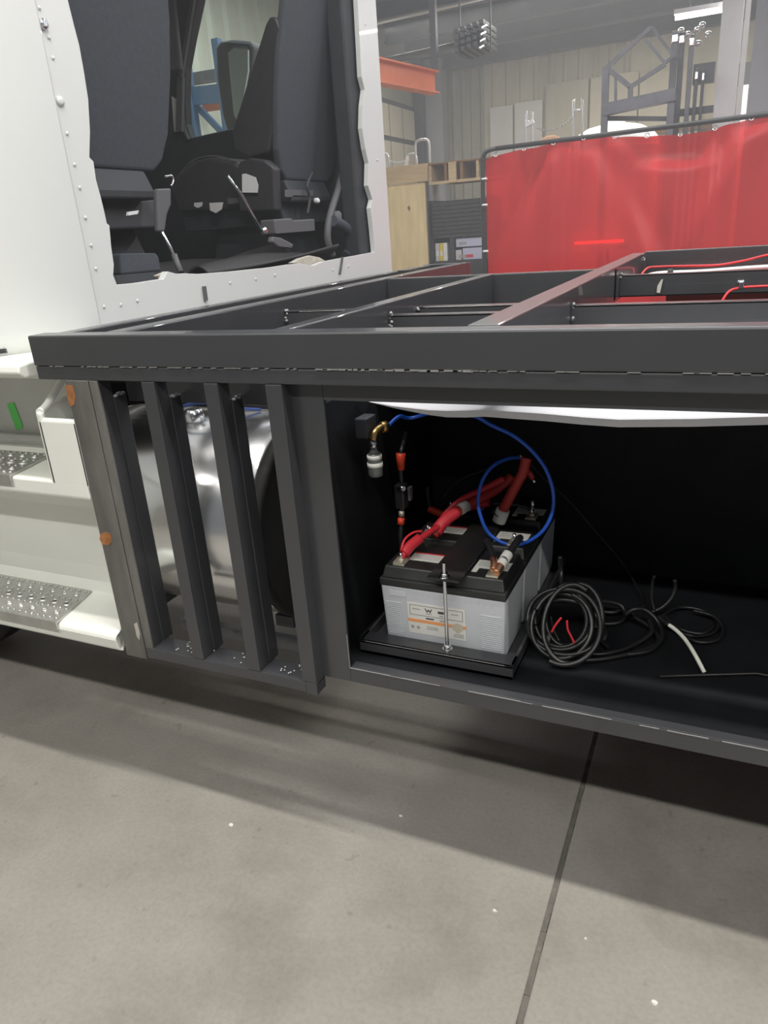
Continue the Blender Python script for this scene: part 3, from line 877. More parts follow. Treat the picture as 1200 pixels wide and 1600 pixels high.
# bare steel end post
pm = MB()
pm.box(-1.343, -1.276, 0.0, 0.006, 0.442, 1.1605).box(-1.274, -1.25, 0.002, 0.008, 0.447, 1.1605)
MB().box(-1.256, -1.2502, 0.0082, 0.0405, 0.447, 1.1605).build('post_web', 'paint', sg)
pm.build('end_post', 'steel', sg, bevel=0.0015)
MB().prism([(p[0], p[2]) for p in [(-1.343,0.000,1.150), (-1.321,0.000,1.150), (-1.321,0.000,1.127), (-1.329,0.000,1.106), (-1.344,0.000,1.100), (-1.347,0.000,1.123)]], -0.0008, 0.002, 'XZ').build('rust_patch', 'rust', sg)
MB().prism([(p[0], p[2]) for p in [(-1.338,0.000,0.786), (-1.323,0.000,0.792), (-1.306,0.000,0.789), (-1.307,0.000,0.769), (-1.321,0.000,0.757), (-1.341,0.000,0.758), (-1.346,0.000,0.771)]], -0.0008, 0.002, 'XZ').build('rust_patch', 'rust', sg)
MB().prism([(p[0], p[2]) for p in [(-1.293,0.000,0.543), (-1.282,0.000,0.550), (-1.280,0.000,0.517), (-1.287,0.000,0.497), (-1.293,0.000,0.507)]], -0.0008, 0.002, 'XZ').build('worn_patch', 'beige', sg)
def slat(xr, wf, dep=0.095, parent=sg, first=False):
    b = MB()
    b.box(xr - wf, xr, 0.0, 0.006, 0.478, 1.1605)            # front flange
    b.box(xr - 0.006, xr, 0.006, 0.040, 0.478, 1.1605)       # web
    s_ = b.build('slat', 'paint', parent, bevel=0.0015)
    return s_
slats = [(-1.088, 0.034), (-0.924, 0.034), (-0.772, 0.037)]
for xr, wf in slats:
    slat(xr, wf)
rbox(-0.8005, -0.772, -0.0004, 0.04, 0.446, 0.4779).build('slat_foot', 'paint', sg, bevel=0.0015)
# second row of angles behind each slat
for xr in (-1.2475, -1.086, -0.922):
    b = MB().box(xr - 0.005, xr, 0.0415, 0.079, 0.478, 1.12)
    b.build('rear_slat', 'paint', sg, bevel=0.0015)
    sp_ = MB()
    for k in range(5):
        sp_.lathe([(0.003, 0), (0.006, 0.002), (0.004, 0.005), (0.001, 0.006)], (xr + 0.001, 0.045 + 0.006 * k, 1.118 + rg.uniform(-.003, .003)), 'Z', 7)
    stuff(sp_.build('weld_beads', 'chip', sg))
sp_ = MB()
for k in range(60):
    xx = rg.choice((-1.13, -0.97, -0.84)) + rg.uniform(-0.05, 0.05)
    sp_.lathe([(0.001, 0), (0.0022, 0.001), (0.0005, 0.0025)], (xx, rg.uniform(0.008, 0.055), 0.4835), 'Z', 6)
stuff(sp_.build('weld_grit', 'debris', sg))

# open side box
bx = MB()
YB = 0.033
bx.box(-0.800, -0.700, YB, YB + 0.006, 0.478, 1.1605)                 # left stile
bx.box(-0.700, XE, YB, YB + 0.006, 1.125, 1.1605)                     # head
bx.box(-0.700, XE, YB, YB + 0.006, 0.478, 0.514)                      # lip
bx.box(-0.700, XE, YB + 0.006, YB + 0.03, 0.508, 0.514)
sb = bx.build('side_box', 'paint', bed, bevel=0.0012)
rbox(-0.752, -0.740, 0.041, 0.70, 0.478, 1.10).build('box_end_wall', 'inner', sb)
rbox(-0.740, -0.702, 0.0395, 0.046, 0.514, 1.125).build('box_return', 'inner', sb)
rbox(-0.740, XE, 0.695, 0.705, 0.478, 1.10).build('box_back_wall', 'inner', sb)
rbox(-0.740, XE, 0.041, 0.695, 0.500, 0.5130).build('box_floor', 'inner', sb)
rbox(-0.800, -0.753, 0.041, 0.055, 0.478, 1.16).build('box_post', 'paint', sb)
rbox(-0.740, XE, 0.34, 0.695, 1.09, 1.10).build('box_top_plate', 'inner', sb)
ed = MB()
x = -0.70
while x < 0.6:
    L = rg.uniform(0.01, 0.05)
    if rg.random() < 0.8:
        ed.box(x, x + L, YB - 0.0006, YB + 0.002, 0.5134, 0.5136 + rg.uniform(0.0003, 0.0010))
    x += L
ed.box(-0.7006, -0.6996, YB - 0.0004, YB + 0.002, 0.514, 0.60)
stuff(ed.build('worn_edge', 'chip', sb))

# white sheet closing the top of the box
def sheet_mesh():
    e = [(-0.649,0.100,1.112), (-0.627,0.100,1.107), (-0.583,0.100,1.098), (-0.539,0.100,1.091), (-0.505,0.100,1.086), (-0.471,0.100,1.083), (-0.432,0.100,1.084), (-0.396,0.100,1.087), (-0.343,0.100,1.085), (-0.284,0.100,1.083), (-0.215,0.100,1.079), (-0.153,0.100,1.077), (-0.033,0.100,1.083), (0.078,0.100,1.091), (0.6, 0.10, 1.085), (1.6, 0.10, 1.08), (XE - 0.05, 0.10, 1.085)]
    e = [Vector(q) for q in e]
    b = MB()
    rows = []
    for p in e:
        t = min(1.0, max(0.0, (p.x + 0.62) / 0.16))
        th = 0.003 + 0.013 * t
        zt = p.z + th
        back = 1.108
        r_ = [(p.x, 0.100, p.z), (p.x, 0.098, zt - 0.002), (p.x, 0.102, zt), (p.x, 0.18, zt + (back - zt) * 0.10), (p.x, 0.33, zt + (back - zt) * 0.5), (p.x, 0.62, back),
              (p.x, 0.62, back - 0.003), (p.x, 0.33, zt + (back - zt) * 0.5 - 0.003), (p.x, 0.18, p.z + 0.002)]
        rows.append(r_)
    n = len(rows[0])
    vs = [q for r_ in rows for q in r_]
    fs = []
    for i in range(len(rows) - 1):
        for k in range(n):
            fs.append((i * n + k, i * n + (k + 1) % n, (i + 1) * n + (k + 1) % n, (i + 1) * n + k))
    fs.append(tuple(range(n)))
    fs.append(tuple((len(rows) - 1) * n + k for k in range(n)))
    return b.add(vs, fs, False)
ws = sheet_mesh().build('foam_sheet', 'sheet')
tag(ws, 'sagging white plastic sheet closing the top of the open black side box', 'sheet')

# ================================================================== FUEL TANK
tk = thing('fuel_tank', 'polished aluminium cylindrical fuel tank behind the black slatted grille', 'fuel tank', (-1.3, 0.40, 0.43))
TR = 0.29
pr = [(TR * 0.9, -0.02), (TR * 0.97, -0.01), (TR, 0.0), (TR, 0.595), (TR * 0.98, 0.608), (TR * 0.9, 0.615)]
MB().lathe(pr, (-1.65, 0.47, 0.69), 'X', 64).build('tank_shell', 'alu', tk)
MB().lathe([(TR + 0.001, 0.0), (TR + 0.006, 0.004), (TR + 0.006, 0.026), (TR - 0.01, 0.03), (TR - 0.03, 0.012), (0.10, 0.014)], (-1.034, 0.47, 0.69), 'X', 64).build('end_cap', 'cap', tk)
MB().lathe([(0.02, 0), (0.028, 0.004), (0.028, 0.03), (0.02, 0.036)], (-1.33, 0.40, 0.965), 'Z', 16).build('filler_cap', 'chrome', tk)
MB().tube(smooth_path([(-1.40, 0.38, 0.97), (-1.35, 0.36, 1.01), (-1.27, 0.38, 1.025), (-1.20, 0.43, 1.0), (-1.16, 0.48, 0.985)], 8), 0.0045, 8).build('breather_hose', 'darkblue', tk)
MB().lathe([(TR + 0.004, 0.0), (TR + 0.004, 0.05)], (-1.62, 0.47, 0.69), 'X', 48).build('tank_strap', 'steel', tk)
# cradle legs that carry the tank
MB().box(-1.60, -1.54, 0.36, 0.795, 0.37, 0.405).box(-1.60, -1.54, 0.764, 0.795, 0.37, 0.75).build('tank_bracket', 'trim', tk)
MB().box(-1.12, -1.06, 0.36, 0.795, 0.37, 0.405).box(-1.12, -1.06, 0.764, 0.795, 0.37, 0.75).build('tank_bracket', 'trim', tk)

# ================================================================== BATTERIES
BEFORE_BOX = set(o.name for o in COL.objects)
tr = MB()
tr.box(-0.690, -0.328, 0.055, 0.062, 0.5395, 0.572).box(-0.690, -0.328, 0.055, 0.66 - 0.03, 0.5395, 0.548)
tr.box(-0.335, -0.328, 0.062, 0.63, 0.5395, 0.572).box(-0.690, -0.683, 0.062, 0.63, 0.5395, 0.572)
tr.box(-0.690, -0.328, 0.055, 0.10, 0.566, 0.572)
tray = tr.build('battery_tray', 'paint', None, bevel=0.0012)
tag(tray, 'low black angle iron tray under the three grey batteries', 'battery tray')
stuff(MB().box(-0.675, -0.345, 0.0542, 0.0558, 0.5712, 0.5726).build('worn_edge', 'chip', tray))
BX0, BX1 = -0.648, -0.356
BZ0, BZ1, BZ2 = 0.5485, 0.700, 0.742
BD = 0.166
def battery(y0, label, detail=True):
    t = thing('battery', label, 'battery', ((BX0 + BX1) / 2, y0 + BD / 2, BZ0), 'grey batteries in the side box')
    c_ = MB()
    n = 0.006
    c_.add([(BX0 + n, y0 + n, BZ0), (BX1 - n, y0 + n, BZ0), (BX1 - n, y0 + BD - n, BZ0), (BX0 + n, y0 + BD - n, BZ0), (BX0, y0, BZ1), (BX1, y0, BZ1), (BX1, y0 + BD, BZ1), (BX0, y0 + BD, BZ1)],
           [(3, 2, 1, 0), (4, 5, 6, 7), (0, 1, 5, 4), (1, 2, 6, 5), (2, 3, 7, 6), (3, 0, 4, 7)])
    case = c_.build('case', 'case', t, bevel=0.005, seg=3)
    l_ = MB()
    l_.box(BX0 - 0.002, BX1 + 0.002, y0 - 0.002, y0 + BD + 0.001, BZ1 - 0.002, BZ1 + 0.016)
    lid = l_.build('lid', 'lid', t, bevel=0.003)
    g2 = MB().add([(BX0 + 0.003, y0 + 0.003, BZ1 + 0.016), (BX1 - 0.003, y0 + 0.003, BZ1 + 0.016), (BX1 - 0.003, y0 + BD - 0.003, BZ1 + 0.016), (BX0 + 0.003, y0 + BD - 0.003, BZ1 + 0.016),
                   (BX0 + 0.008, y0 + 0.014, BZ2), (BX1 - 0.008, y0 + 0.014, BZ2), (BX1 - 0.008, y0 + BD - 0.01, BZ2), (BX0 + 0.008, y0 + BD - 0.01, BZ2)],
                  [(3, 2, 1, 0), (4, 5, 6, 7), (0, 1, 5, 4), (1, 2, 6, 5), (2, 3, 7, 6), (3, 0, 4, 7)])
    g2.build('raised_top', 'lid', lid, bevel=0.003)
    zt = BZ2
    # top stickers, each an L shape
    e = 0.0012
    MB().prism([(-0.598, y0 + 0.056), (-0.520, y0 + 0.056), (-0.520, y0 + 0.036), (-0.507, y0 + 0.036), (-0.507, y0 + 0.098), (-0.598, y0 + 0.098)], zt, zt + e, 'XY').build('top_sticker', 'label', t)
    MB().prism([(-0.442, y0 + 0.036), (-0.430, y0 + 0.036), (-0.430, y0 + 0.058), (-0.366, y0 + 0.058), (-0.366, y0 + 0.098), (-0.442, y0 + 0.098)], zt, zt + e, 'XY').build('top_sticker', 'label', t)
    pk = MB()
    for k in range(4):
        pk.box(-0.592, -0.528, y0 + 0.064 + k * 0.007, y0 + 0.0662 + k * 0.007, zt + e, zt + e + 0.0003)
        pk.box(-0.436, -0.40, y0 + 0.068 + k * 0.007, y0 + 0.0702 + k * 0.007, zt + e, zt + e + 0.0003)
    stuff(pk.build('fine_print', 'greyink', t))
    rbox(-0.598, -0.507, y0 + 0.092, y0 + 0.098, zt + e, zt + e + 0.0004).build('red_sticker_edge', 'redcable', t)
    # terminals: lead lug plate with a stud and nut
    for xx in (-0.610, -0.392):
        b = MB().box(xx - 0.012, xx + 0.016, y0 + 0.016, y0 + 0.060, zt, zt + 0.006)
        tm = b.build('terminal', 'lead', t, bevel=0.002)
        MB().cyl((xx + 0.002, y0 + 0.034, zt + 0.006), (xx + 0.002, y0 + 0.034, zt + 0.026), 0.0042, 10).build('stud', 'chrome', tm)
        MB().cyl((xx + 0.002, y0 + 0.034, zt + 0.006), (xx + 0.002, y0 + 0.034, zt + 0.013), 0.0085, 6).build('nut', 'lead', tm)
    return t, case
bat1, case1 = battery(0.103, 'front grey battery with black lid and orange striped label, in the side box')
bat2 = dup(bat1)
bat2.location.y += 0.171
bat2['label'] = 'middle one of the three grey black-lidded batteries, between front and rear ones'
bat3 = dup(bat1)
bat3.location.y += 0.342
bat3['label'] = 'rearmost of the three grey batteries, in the shadow under the blue hose'
# printed front of the foremost battery
yf = lambda z: 0.103 + 0.006 * (BZ1 - z) / (BZ1 - BZ0)
ribs = MB()
for k in range(17):
    z = 0.572 + k * 0.0052
    ribs.box(BX0 + 0.010, BX0 + 0.048, yf(z) - 0.0012, yf(z) + 0.002, z, z + 0.0024)
    ribs.box(BX1 - 0.056, BX1 - 0.010, yf(z) - 0.0012, yf(z) + 0.002, z, z + 0.0024)
for k in range(13):
    xx = -0.565 + k * 0.0145
    ribs.add([(xx, yf(.69) - 0.001, 0.682), (xx + 0.003, yf(.69) - 0.001, 0.682), (xx + 0.007, yf(.69) - 0.001, 0.688), (xx + 0.004, yf(.69) - 0.001, 0.688)], [(0, 1, 2, 3)])
stuff(ribs.build('moulded_ribs', 'case', bat1, fix=False))
rbox(BX0 + 0.020, BX0 + 0.062, yf(.68) - 0.001, yf(.68) + 0.001, 0.674, 0.688).build('moulded_name_plate', 'case', bat1, bevel=0.0006)
LX0, LX1, LZ0, LZ1 = -0.585, -0.447, 0.583, 0.664
def lab(x0, x1, z0, z1, m, name, off):
    """flat print lying on the (slightly raked) battery front"""
    vs = [(x0, yf(z0) - off, z0), (x1, yf(z0) - off, z0), (x1, yf(z1) - off, z1), (x0, yf(z1) - off, z1), (x0, yf(z0) - off + 0.0005, z0), (x1, yf(z0) - off + 0.0005, z0), (x1, yf(z1) - off + 0.0005, z1), (x0, yf(z1) - off + 0.0005, z1)]
    return MB().add(vs, [(0, 1, 2, 3), (7, 6, 5, 4), (0, 4, 5, 1), (1, 5, 6, 2), (2, 6, 7, 3), (3, 7, 4, 0)]).build(name, m, fl_lab)
fl_lab = bat1
front = lab(LX0, LX1, LZ0, LZ1, 'label', 'front_label', 0.0012)
fl_lab = front
lab(LX0, LX1, 0.6135, 0.6215, 'orangeink', 'orange_stripe', 0.0016)
bd = LX0 + 0.006
be = LX1 - 0.006
for (a, b_, c, d) in ((bd, be, 0.6575, 0.6583), (bd, be, 0.6325, 0.6333), (bd, bd + 0.0008, 0.6325, 0.6583), (be - 0.0008, be, 0.6325, 0.6583)):
    lab(a, b_, c, d, 'ink', 'border_line', 0.0016)
def wmark(cx, cz, w_, h):
    b = MB()
    y = yf(cz) - 0.0018
    pts = [(-1, 1), (-0.45, -1), (0.0, 0.5), (0.45, -1), (1, 1)]
    th = w_ * 0.15
    for p, q in zip(pts[:-1], pts[1:]):
        a = (cx + p[0] * w_ / 2, cz + p[1] * h / 2)
        c = (cx + q[0] * w_ / 2, cz + q[1] * h / 2)
        b.add([(a[0] - th / 2, y, a[1]), (a[0] + th / 2, y, a[1]), (c[0] + th / 2, y, c[1]), (c[0] - th / 2, y, c[1])], [(0, 1, 2, 3)])
    return b.build('letter_mark', 'ink', front, solid=0.0004, fix=False)
wmark(-0.5335, 0.6485, 0.016, 0.009)
lab(-0.573, -0.554, 0.6470, 0.6495, 'greyink', 'small_print', 0.0016)
lab(-0.480, -0.463, 0.6465, 0.6490, 'greyink', 'small_print', 0.0016)
lab(-0.511, -0.497, 0.6440, 0.6500, 'ink', 'small_print', 0.0016)
lab(-0.540, -0.526, 0.6385, 0.6405, 'greyink', 'small_print', 0.0016)
lab(-0.508, -0.499, 0.6370, 0.6400, 'greyink', 'small_print', 0.0016)
lab(-0.541, -0.522, 0.6250, 0.6285, 'ink', 'small_print', 0.0016)
lab(-0.508, -0.493, 0.6240, 0.6275, 'greyink', 'small_print', 0.0016)
for k in range(3):
    lab(-0.540, -0.513, 0.5985 + k * 0.0035, 0.6000 + k * 0.0035, 'greyink', 'small_print', 0.0016)
    lab(-0.476, -0.452, 0.5900 + k * 0.0035, 0.5915 + k * 0.0035, 'greyink', 'small_print', 0.0016)
for xx in (-0.575, -0.561):
    MB().cyl((xx, yf(.6) - 0.0017, 0.600), (xx, yf(.6) - 0.0008, 0.600), 0.0042, 12).build('round_symbol', 'greyink', front)
cz_ = 0.6150
MB().prism([(-0.479, cz_ + 0.008), (-0.466, cz_ + 0.012), (-0.453, cz_ + 0.008), (-0.454, cz_ - 0.004), (-0.466, cz_ - 0.013), (-0.478, cz_ - 0.004)], yf(cz_) - 0.0021, yf(cz_) - 0.0012, 'XZ').build('shield_badge', 'badge', front)

# hold-down plate and its threaded rod
hd = thing('battery_hold_down', 'black steel strap lying across the battery tops with a bright threaded rod', 'hold-down', (-0.48, 0.08, 0.572))
hp = MB()
hp.box(-0.520, -0.446, 0.070, 0.635, BZ2 + 0.0025, BZ2 + 0.0085)
hp.build('strap_plate', 'lid', hd, bevel=0.0012)
rpts = []
rad = []
z = 0.560
i = 0
while z < 0.785:
    rpts.append((-0.483, 0.081, z))
    rad.append(0.0046 if i % 2 else 0.0041)
    z += 0.0012
    i += 1
MB().tube(rpts, 0.004, 12, True, rad).build('threaded_rod', 'chrome', hd)
nt_ = MB().cyl((-0.483, 0.081, BZ2 + 0.0105), (-0.483, 0.081, BZ2 + 0.0185), 0.0085, 6).build('nut', 'chrome', hd)
MB().cyl((-0.483, 0.081, BZ2 + 0.0085), (-0.483, 0.081, BZ2 + 0.0105), 0.0115, 18).build('washer', 'chrome', hd)
MB().cyl((-0.483, 0.081, 0.574), (-0.483, 0.081, 0.582), 0.0085, 6).build('nut', 'chrome', hd)
MB().cyl((-0.483, 0.081, 0.572), (-0.483, 0.081, 0.574), 0.0115, 18).build('washer', 'chrome', hd)

# ================================================================== CABLES IN THE BOX
def cable(name, label, cat, pts, r, m, n=10, group=None, sm=8):
    p = smooth_path(pts, sm)
    o = thing(name, label, cat, tuple(pts[0]), group)
    MB().tube(p, r, n).build('jacket', m, o)
    return o
ZT = BZ2
c1 = cable('battery_cable', 'short crimson booted cable on the front left battery post', 'cable', [(-0.608, 0.138, ZT + 0.012), (-0.600, 0.160, ZT + 0.024), (-0.588, 0.195, ZT + 0.034), (-0.575, 0.235, ZT + 0.040), (-0.565, 0.270, ZT + 0.040)], 0.0075, 'redcable')
MB().tube(smooth_path([(-0.604, 0.148, ZT + 0.018), (-0.598, 0.17, ZT + 0.029), (-0.586, 0.20, ZT + 0.037)], 6), 0.0125, 12).build('boot', 'redcable', c1)
MB().box(-0.620, -0.598, 0.118, 0.148, ZT + 0.0062, ZT + 0.010).build('lug', 'lead', c1)
cable('sense_wire', 'thin red wire arching beside the front left battery post', 'wire', [(-0.615, 0.150, ZT + 0.015), (-0.612, 0.17, ZT + 0.042), (-0.600, 0.195, ZT + 0.052), (-0.585, 0.215, ZT + 0.050)], 0.0028, 'redwire')
c2 = cable('battery_cable', 'thick red cable with grey tape band running back over the battery lids', 'cable', [(-0.575, 0.26, ZT + 0.020), (-0.560, 0.29, ZT + 0.045), (-0.535, 0.33, ZT + 0.062), (-0.505, 0.38, ZT + 0.072), (-0.470, 0.43, ZT + 0.085), (-0.44, 0.47, ZT + 0.11)], 0.0115, 'darkred', 12)
MB().tube(smooth_path([(-0.571, 0.268, ZT + 0.026), (-0.560, 0.29, ZT + 0.045), (-0.537, 0.326, ZT + 0.061)], 6), 0.0150, 14).build('boot', 'redcable', c2)
MB().tube([(-0.533, 0.333, ZT + 0.063), (-0.520, 0.355, ZT + 0.068)], 0.0142, 14).build('tape_band', 'tape', c2)
MB().lathe([(0.004, 0), (0.006, 0.003), (0.004, 0.03)], (-0.588, 0.272, ZT + 0.010), 'Z', 8).build('bolt', 'chrome', c2)
c3 = cable('battery_cable', 'second red cable lying above the taped one on the battery lids', 'cable', [(-0.578, 0.31, ZT + 0.030), (-0.560, 0.335, ZT + 0.058), (-0.535, 0.37, ZT + 0.078), (-0.50, 0.41, ZT + 0.09), (-0.455, 0.45, ZT + 0.11)], 0.0085, 'redcable', 12)
c4 = cable('battery_cable', 'short orange red heat-shrunk cable end behind the battery left edge', 'cable', [(-0.650, 0.42, ZT + 0.085), (-0.645, 0.42, ZT + 0.030), (-0.625, 0.42, ZT + 0.018), (-0.596, 0.42, ZT + 0.010)], 0.006, 'blackcable')
MB().tube(smooth_path([(-0.648, 0.42, ZT + 0.024), (-0.622, 0.42, ZT + 0.014), (-0.596, 0.42, ZT + 0.008)], 5), 0.0098, 12).build('heat_shrink', 'orangered', c4)
c5 = cable('battery_cable', 'small red cable sleeve beside the taped cable, left of the blue hose', 'cable', [(-0.560, 0.42, ZT + 0.028), (-0.545, 0.42, ZT + 0.034), (-0.515, 0.42, ZT + 0.046), (-0.485, 0.42, ZT + 0.055)], 0.010, 'redcable', 12)
MB().tube([(-0.565, 0.42, ZT + 0.022), (-0.557, 0.42, ZT + 0.030)], 0.007, 10).build('lug', 'chrome', c5)
c6 = cable('battery_cable', 'thick dark red sleeve rising steeply inside the blue hose loop', 'cable', [(-0.447, 0.38, ZT + 0.022), (-0.437, 0.38, 0.796), (-0.418, 0.38, 0.835), (-0.400, 0.38, 0.872), (-0.388, 0.382, 0.896), (-0.382, 0.39, 0.93)], 0.0125, 'darkred', 14)
MB().tube([(-0.4475, 0.379, ZT + 0.024), (-0.436, 0.379, 0.798)], 0.0168, 16).build('tape_band', 'label', c6)
MB().tube([(-0.4475, 0.379, ZT + 0.043), (-0.4465, 0.379, ZT + 0.045)], 0.0172, 16).build('tape_seam', 'ink', c6)
# black negative leads with copper lugs on the front right post
n1 = cable('ground_cable', 'black lead with a bare copper lug, left one on the front right post', 'cable', [(-0.388, 0.135, ZT + 0.020), (-0.396, 0.155, ZT + 0.030), (-0.412, 0.185, ZT + 0.040), (-0.428, 0.215, ZT + 0.042), (-0.440, 0.25, ZT + 0.020)], 0.007, 'blackcable')
MB().tube(smooth_path([(-0.3885, 0.128, ZT + 0.016), (-0.389, 0.140, ZT + 0.024), (-0.396, 0.155, ZT + 0.030)], 5), 0.0085, 12).build('copper_lug', 'copper', n1)
n2 = cable('ground_cable', 'black lead with white heat shrink, right one on the front right post', 'cable', [(-0.378, 0.135, ZT + 0.018), (-0.372, 0.160, ZT + 0.030), (-0.365, 0.195, ZT + 0.040), (-0.362, 0.23, ZT + 0.045), (-0.372, 0.29, ZT + 0.025)], 0.0085, 'blackcable', 12)
MB().tube(smooth_path([(-0.382, 0.124, ZT + 0.012), (-0.378, 0.138, ZT + 0.020), (-0.374, 0.152, ZT + 0.027)], 5), 0.0095, 12).build('copper_lug', 'copper', n2)
MB().tube(smooth_path([(-0.3725, 0.158, ZT + 0.0295), (-0.369, 0.176, ZT + 0.035)], 4), 0.0115, 14).build('white_shrink', 'label', n2)
MB().tube(smooth_path([(-0.3765, 0.142, ZT + 0.022), (-0.3735, 0.155, ZT + 0.0285)], 4), 0.0105, 14).build('white_shrink', 'label', n2)
n3 = cable('ground_cable', 'black jumper crossing the rearmost battery to its right post', 'cable', [(-0.392, 0.49, ZT + 0.018), (-0.420, 0.48, ZT + 0.030), (-0.455, 0.46, ZT + 0.040), (-0.48, 0.44, ZT + 0.045)], 0.004, 'blackcable')
MB().cyl((-0.390, 0.487, ZT + 0.02), (-0.390, 0.487, ZT + 0.045), 0.006, 8).build('post_bolt', 'chrome', n3)

# fused lead on the left end wall
fu = cable('fused_lead', 'black fused lead with orange red heat shrink hanging by the box end wall', 'cable', [(-0.675, 0.36, 0.985), (-0.668, 0.33, 0.972), (-0.663, 0.30, 0.955), (-0.663, 0.29, 0.91), (-0.661, 0.285, 0.86), (-0.660, 0.27, 0.80), (-0.659, 0.255, 0.755), (-0.655, 0.245, 0.72), (-0.635, 0.20, 0.748), (-0.614, 0.16, ZT + 0.018)], 0.0055, 'blackcable')
MB().tube([(-0.663, 0.292, 0.912), (-0.6635, 0.295, 0.935), (-0.6635, 0.298, 0.952)], 0.0105, 14, True, [0.0075, 0.0105, 0.0115]).build('heat_shrink', 'orangered', fu)
MB().tube([(-0.6598, 0.262, 0.782), (-0.660, 0.268, 0.797)], 0.0085, 12).build('heat_shrink', 'orangered', fu)
MB().box(-0.675, -0.650, 0.268, 0.300, 0.818, 0.880).build('fuse_block', 'blackcable', fu, bevel=0.004)
MB().cyl((-0.662, 0.272, 0.872), (-0.646, 0.262, 0.876), 0.006, 8).build('fuse_nut', 'chrome', fu)
MB().cyl((-0.660, 0.27, 0.800), (-0.660, 0.272, 0.814), 0.0075, 10).build('fuse_nut', 'lead', fu)
MB().box(-0.648, -0.640, 0.285, 0.305, 0.835, 0.870).build('fuse_cover', 'trimgrey', fu, bevel=0.003)

# air filter with brass elbow on the end wall
af = thing('air_filter', 'small clear-bowl air filter with brass elbow on the box end wall', 'air filter', (-0.672, 0.165, 0.93))
MB().lathe([(0.004, -0.004), (0.015, 0.0), (0.0165, 0.006), (0.0165, 0.045), (0.014, 0.052)], (-0.662, 0.150, 0.944), 'Z', 24).build('bowl', 'clear', af)
MB().lathe([(0.0172, 0.0), (0.0176, 0.004), (0.0172, 0.010)], (-0.662, 0.150, 0.966), 'Z', 24).build('metal_band', 'label', af)
MB().lathe([(0.0165, 0.0), (0.0170, 0.004), (0.0165, 0.009)], (-0.662, 0.150, 0.984), 'Z', 24).build('metal_band', 'label', af)
MB().lathe([(0.013, 0.0), (0.010, 0.006), (0.007, 0.012), (0.007, 0.034)], (-0.662, 0.150, 0.994), 'Z', 20).build('neck', 'trimgrey', af)
MB().lathe([(0.009, 0.0), (0.0095, 0.004), (0.009, 0.012)], (-0.662, 0.150, 1.010), 'Z', 6).build('hex_collar', 'chrome', af)
MB().tube(smooth_path([(-0.662, 0.150, 1.026), (-0.660, 0.156, 1.040), (-0.656, 0.172, 1.046), (-0.652, 0.19, 1.046)], 5), 0.0085, 12).build('brass_elbow', 'brass', af)
MB().tube([(-0.656, 0.182, 1.046), (-0.650, 0.198, 1.045)], 0.0125, 6).build('brass_nut', 'brass', af)
MB().box(-0.700, -0.670, 0.14, 0.19, 1.03, 1.075).build('mount_bracket', 'trim', af, bevel=0.003)

# blue air hose with its big loop
bh = cable('air_hose', 'bright blue air hose looping in front of the battery cables', 'hose', [(-0.648, 0.205, 1.045), (-0.640, 0.25, 1.055), (-0.633,0.300,1.039), (-0.555,0.300,1.059), (-0.481,0.300,1.050), (-0.439,0.300,1.030), (-0.389,0.300,1.008), (-0.348,0.300,0.976), (-0.316,0.300,0.934), (-0.299,0.300,0.880), (-0.302,0.300,0.828), (-0.325,0.300,0.782), (-0.368,0.300,0.749), (-0.413,0.300,0.745), (-0.450,0.300,0.767), (-0.469,0.300,0.809), (-0.477,0.310,0.847), (-0.472,0.330,0.887), (-0.455,0.360,0.914), (-0.431,0.400,0.922), (-0.408,0.430,0.917)], 0.0044, 'blue', 10)
MB().tube([(-0.404,0.430,0.918), (-0.392,0.430,0.896)], 0.006, 10).build('push_fitting', 'blue', bh)
MB().tube([(-0.408,0.430,0.925), (-0.399,0.430,0.913)], 0.005, 10).build('collar', 'brass', bh)
wv = cable('control_wire', 'thin black wire draped from the red sleeves up behind the blue loop', 'wire', [(-0.621,0.450,0.785), (-0.585,0.500,0.823), (-0.531,0.550,0.840), (-0.477,0.600,0.856), (-0.444,0.620,0.862)], 0.0025, 'loom')
wv2 = cable('control_wire', 'thin black wire falling from the hose fitting toward the cable coils', 'wire', [(-0.433,0.600,0.859), (-0.392,0.600,0.813), (-0.326,0.600,0.757), (-0.251,0.600,0.675), (-0.165,0.580,0.586), (-0.116,0.500,0.551), (-0.103,0.440,0.553)], 0.0025, 'loom')
mf = thing('valve_fitting', 'small dark red and metal valve above the red sleeve', 'fitting', (-0.387,0.450,0.854))
MB().tube([(-0.393,0.450,0.880), (-0.381,0.450,0.859)], 0.007, 10).build('body', 'darkred', mf)
MB().tube([(-0.381,0.450,0.859), (-0.375,0.450,0.846)], 0.005, 10).build('tip', 'chrome', mf)

# ---- coils of black loom on the box floor
def loom(b, pts, r=0.0062, step=0.0028, closed=False):
    p = resample(smooth_path(pts, 10, closed), step)
    rr = [r if (i // 1) % 2 else r * 0.86 for i in range(len(p))]
    b.tube(p, r, 10, True, rr)
def ring(c, rx, rz, tilt, n=16, a0=0.0, turns=1.0, drift=(0, 0, 0)):
    out = []
    for k in range(n + 1):
        a = a0 + 2 * math.pi * turns * k / n
        f = k / n
        x = rx * math.cos(a)
        u = rz * math.sin(a)
        out.append((c[0] + x + drift[0] * f, c[1] + u * math.sin(tilt) + drift[1] * f, c[2] + u * math.cos(tilt) + drift[2] * f))
    return out
ZF = 0.5395
co1 = thing('loom_coil', 'big round coil of black ribbed loom leaning beside the batteries', 'cable coil', (-0.25, 0.2, ZF))
b = MB()
loom(b, ring((-0.263, 0.215, 0.612), 0.072, 0.068, 0.65, a0=0.6, turns=1.05))
b.build('strand', 'loom', co1)
b = MB()
